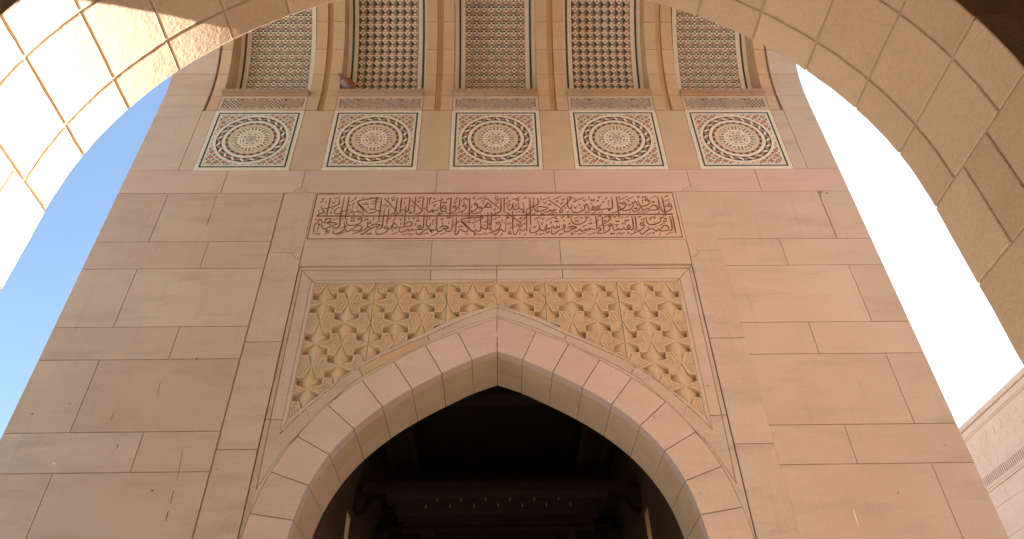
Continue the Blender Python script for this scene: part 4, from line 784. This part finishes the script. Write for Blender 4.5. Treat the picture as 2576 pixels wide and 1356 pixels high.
# ================================================================ pigeon on the second ledge
M['pg_rust'] = plain('feather_rust', (0.20, 0.075, 0.04), 0.7, 0.35, 60)
M['pg_neck'] = plain('feather_neck', (0.15, 0.075, 0.065), 0.5, 0.2, 80)
M['pg_belly'] = plain('feather_belly', (0.24, 0.185, 0.165), 0.8, 0.35, 40)
M['pg_head'] = plain('feather_head', (0.26, 0.19, 0.165), 0.7, 0.2, 80)
M['pg_tail'] = plain('feather_tail', (0.36, 0.24, 0.165), 0.7, 0.3, 60)
M['pg_beak'] = plain('beak_horn', (0.25, 0.19, 0.16), 0.5)
M['pg_eye'] = plain('eye_dark', (0.02, 0.012, 0.008), 0.2, spec=.6)
pgr = thing('pigeon', 'rust brown pigeon with grey belly standing at the left end of a stone ledge', 'pigeon')
PX, PY, PZ = -2.04, 5.978, 8.192
pgr.location = (PX, PY, PZ); pgr.rotation_euler = (0, 0, math.radians(19))
spine = [  # x, z, half height, half width, material (below / above)
    (-.166, .284, .004, .004, 'pg_head'), (-.158, .290, .014, .013, 'pg_head'), (-.146, .296, .021, .018, 'pg_head'), (-.130, .296, .024, .020, 'pg_neck'),
    (-.114, .286, .025, .021, 'pg_neck'), (-.100, .264, .028, .025, 'pg_neck'), (-.092, .236, .034, .031, 'pg_neck'), (-.082, .205, .044, .042, 'pg_neck'),
    (-.064, .172, .058, .055, 'b'), (-.035, .146, .068, .062, 'b'), (.000, .128, .068, .062, 'b'), (.035, .112, .058, .054, 'b'),
    (.068, .096, .042, .042, 'b'), (.095, .082, .026, .030, 'b'), (.120, .068, .014, .026, 'pg_tail'), (.155, .048, .008, .030, 'pg_tail'), (.192, .026, .005, .032, 'pg_tail'), (.194, .025, .001, .030, 'pg_tail')]
bm_ = MB(); nseg = 18; ringpts = []
for i, (x, z, hh, hw_, k) in enumerate(spine):
    a = spine[max(i - 1, 0)]; c = spine[min(i + 1, len(spine) - 1)]; t = Vector((c[0] - a[0], c[1] - a[1])).normalized(); nn = Vector((-t.y, t.x))
    if nn.y < 0 and i > 3: nn = -nn
    ringpts.append([(x + nn.x * hh * math.cos(q), hw_ * math.sin(q), z + nn.y * hh * math.cos(q)) for q in [2 * math.pi * j / nseg for j in range(nseg)]])
ringpts = [[Vector(p) for p in r] for r in ringpts]
# make ring direction consistent
for i in range(1, len(ringpts)):
    if (ringpts[i][0] - ringpts[i - 1][0]).length > (ringpts[i][nseg // 2] - ringpts[i - 1][0]).length: ringpts[i] = [ringpts[i][(j + nseg // 2) % nseg] for j in range(nseg)]
vsx = [tuple(p) for r in ringpts for p in r]
o_ = len(bm_.v); bm_.v = vsx
def rot_zone(i, j):
    k = spine[i][4]
    if k != 'b': return k
    return 'pg_rust' if ringpts[i][j].z > spine[i][1] + .01 else 'pg_belly'
for i in range(len(spine) - 1):
    for j in range(nseg):
        j2 = (j + 1) % nseg; bm_.f.append([i * nseg + j, i * nseg + j2, (i + 1) * nseg + j2, (i + 1) * nseg + j]); bm_.m.append(bm_.mi(rot_zone(i, j)))
bm_.f.append(list(range(nseg))); bm_.m.append(bm_.mi('pg_head')); bm_.f.append([(len(spine) - 1) * nseg + j for j in range(nseg)]); bm_.m.append(bm_.mi('pg_tail'))
bm_.build('body', pgr, True)
for sg in (-1, 1):   # folded wings
    wg = MB(); rr = [(-.066, .182, .012, .006), (-.048, .166, .044, .012), (-.012, .144, .060, .015), (.030, .120, .054, .015), (.070, .096, .036, .011), (.110, .076, .018, .006), (.150, .054, .008, .003), (.165, .047, .002, .001)]
    for (x, z, hh, th) in rr:
        yy = sg * (.054 if x < .05 else .054 - (x - .05) * .35)
        for q in range(12):
            a = 2 * math.pi * q / 12; wg.v.append((x + .35 * hh * math.cos(a), yy + sg * th * math.sin(a), z + hh * math.cos(a)))
    for i in range(len(rr) - 1):
        for q in range(12): wg.f.append([i * 12 + q, i * 12 + (q + 1) % 12, (i + 1) * 12 + (q + 1) % 12, (i + 1) * 12 + q]); wg.m.append(wg.mi('pg_rust' if i < 5 else 'pg_tail'))
    wg.build('wing', pgr, True)
    ey = MB(); 
    for a in range(5):
        for q in range(8):
            ph = math.pi * a / 4; ey.v.append((-.147 + .0042 * math.sin(ph) * math.cos(q * math.pi / 4), sg * .0175 + .0042 * math.sin(ph) * math.sin(q * math.pi / 4), .301 + .0042 * math.cos(ph)))
    for a in range(4):
        for q in range(8): ey.f.append([a * 8 + q, a * 8 + (q + 1) % 8, a * 8 + 8 + (q + 1) % 8, a * 8 + 8 + q]); ey.m.append(ey.mi('pg_eye'))
    ey.build('eye', pgr, True)
    lg = MB(); lx = .005; ly = sg * .022
    for (p0, p1, r0, r1) in (((lx, ly, .075), (lx + .006, ly, .004), .007, .004), ((lx + .006, ly, .005), (lx - .03, ly, .003), .004, .002), ((lx + .006, ly, .005), (lx - .022, ly + .016, .003), .004, .002), ((lx + .006, ly, .005), (lx - .022, ly - .016, .003), .004, .002), ((lx + .006, ly, .005), (lx + .024, ly, .003), .004, .002)):
        p0, p1 = Vector(p0), Vector(p1); d = (p1 - p0).normalized(); u = d.orthogonal().normalized(); v = d.cross(u); o = len(lg.v)
        for p, r in ((p0, r0), (p1, r1)):
            for q in range(6): lg.v.append(tuple(p + u * r * math.cos(q * math.pi / 3) + v * r * math.sin(q * math.pi / 3)))
        for q in range(6): lg.f.append([o + q, o + (q + 1) % 6, o + 6 + (q + 1) % 6, o + 6 + q]); lg.m.append(lg.mi('pg_beak'))
    lg.build('leg', pgr, True)
bk = MB(); bk.v = [(-.163, 0, .293), (-.163, .006, .286), (-.163, -.006, .286), (-.163, 0, .279), (-.190, 0, .272), (-.178, 0, .288)]
bk.f = [[0, 1, 5], [0, 5, 2], [1, 4, 5], [2, 5, 4], [1, 3, 4], [2, 4, 3]]; bk.m = [bk.mi('pg_beak')] * 6
bk.build('beak', pgr, True)
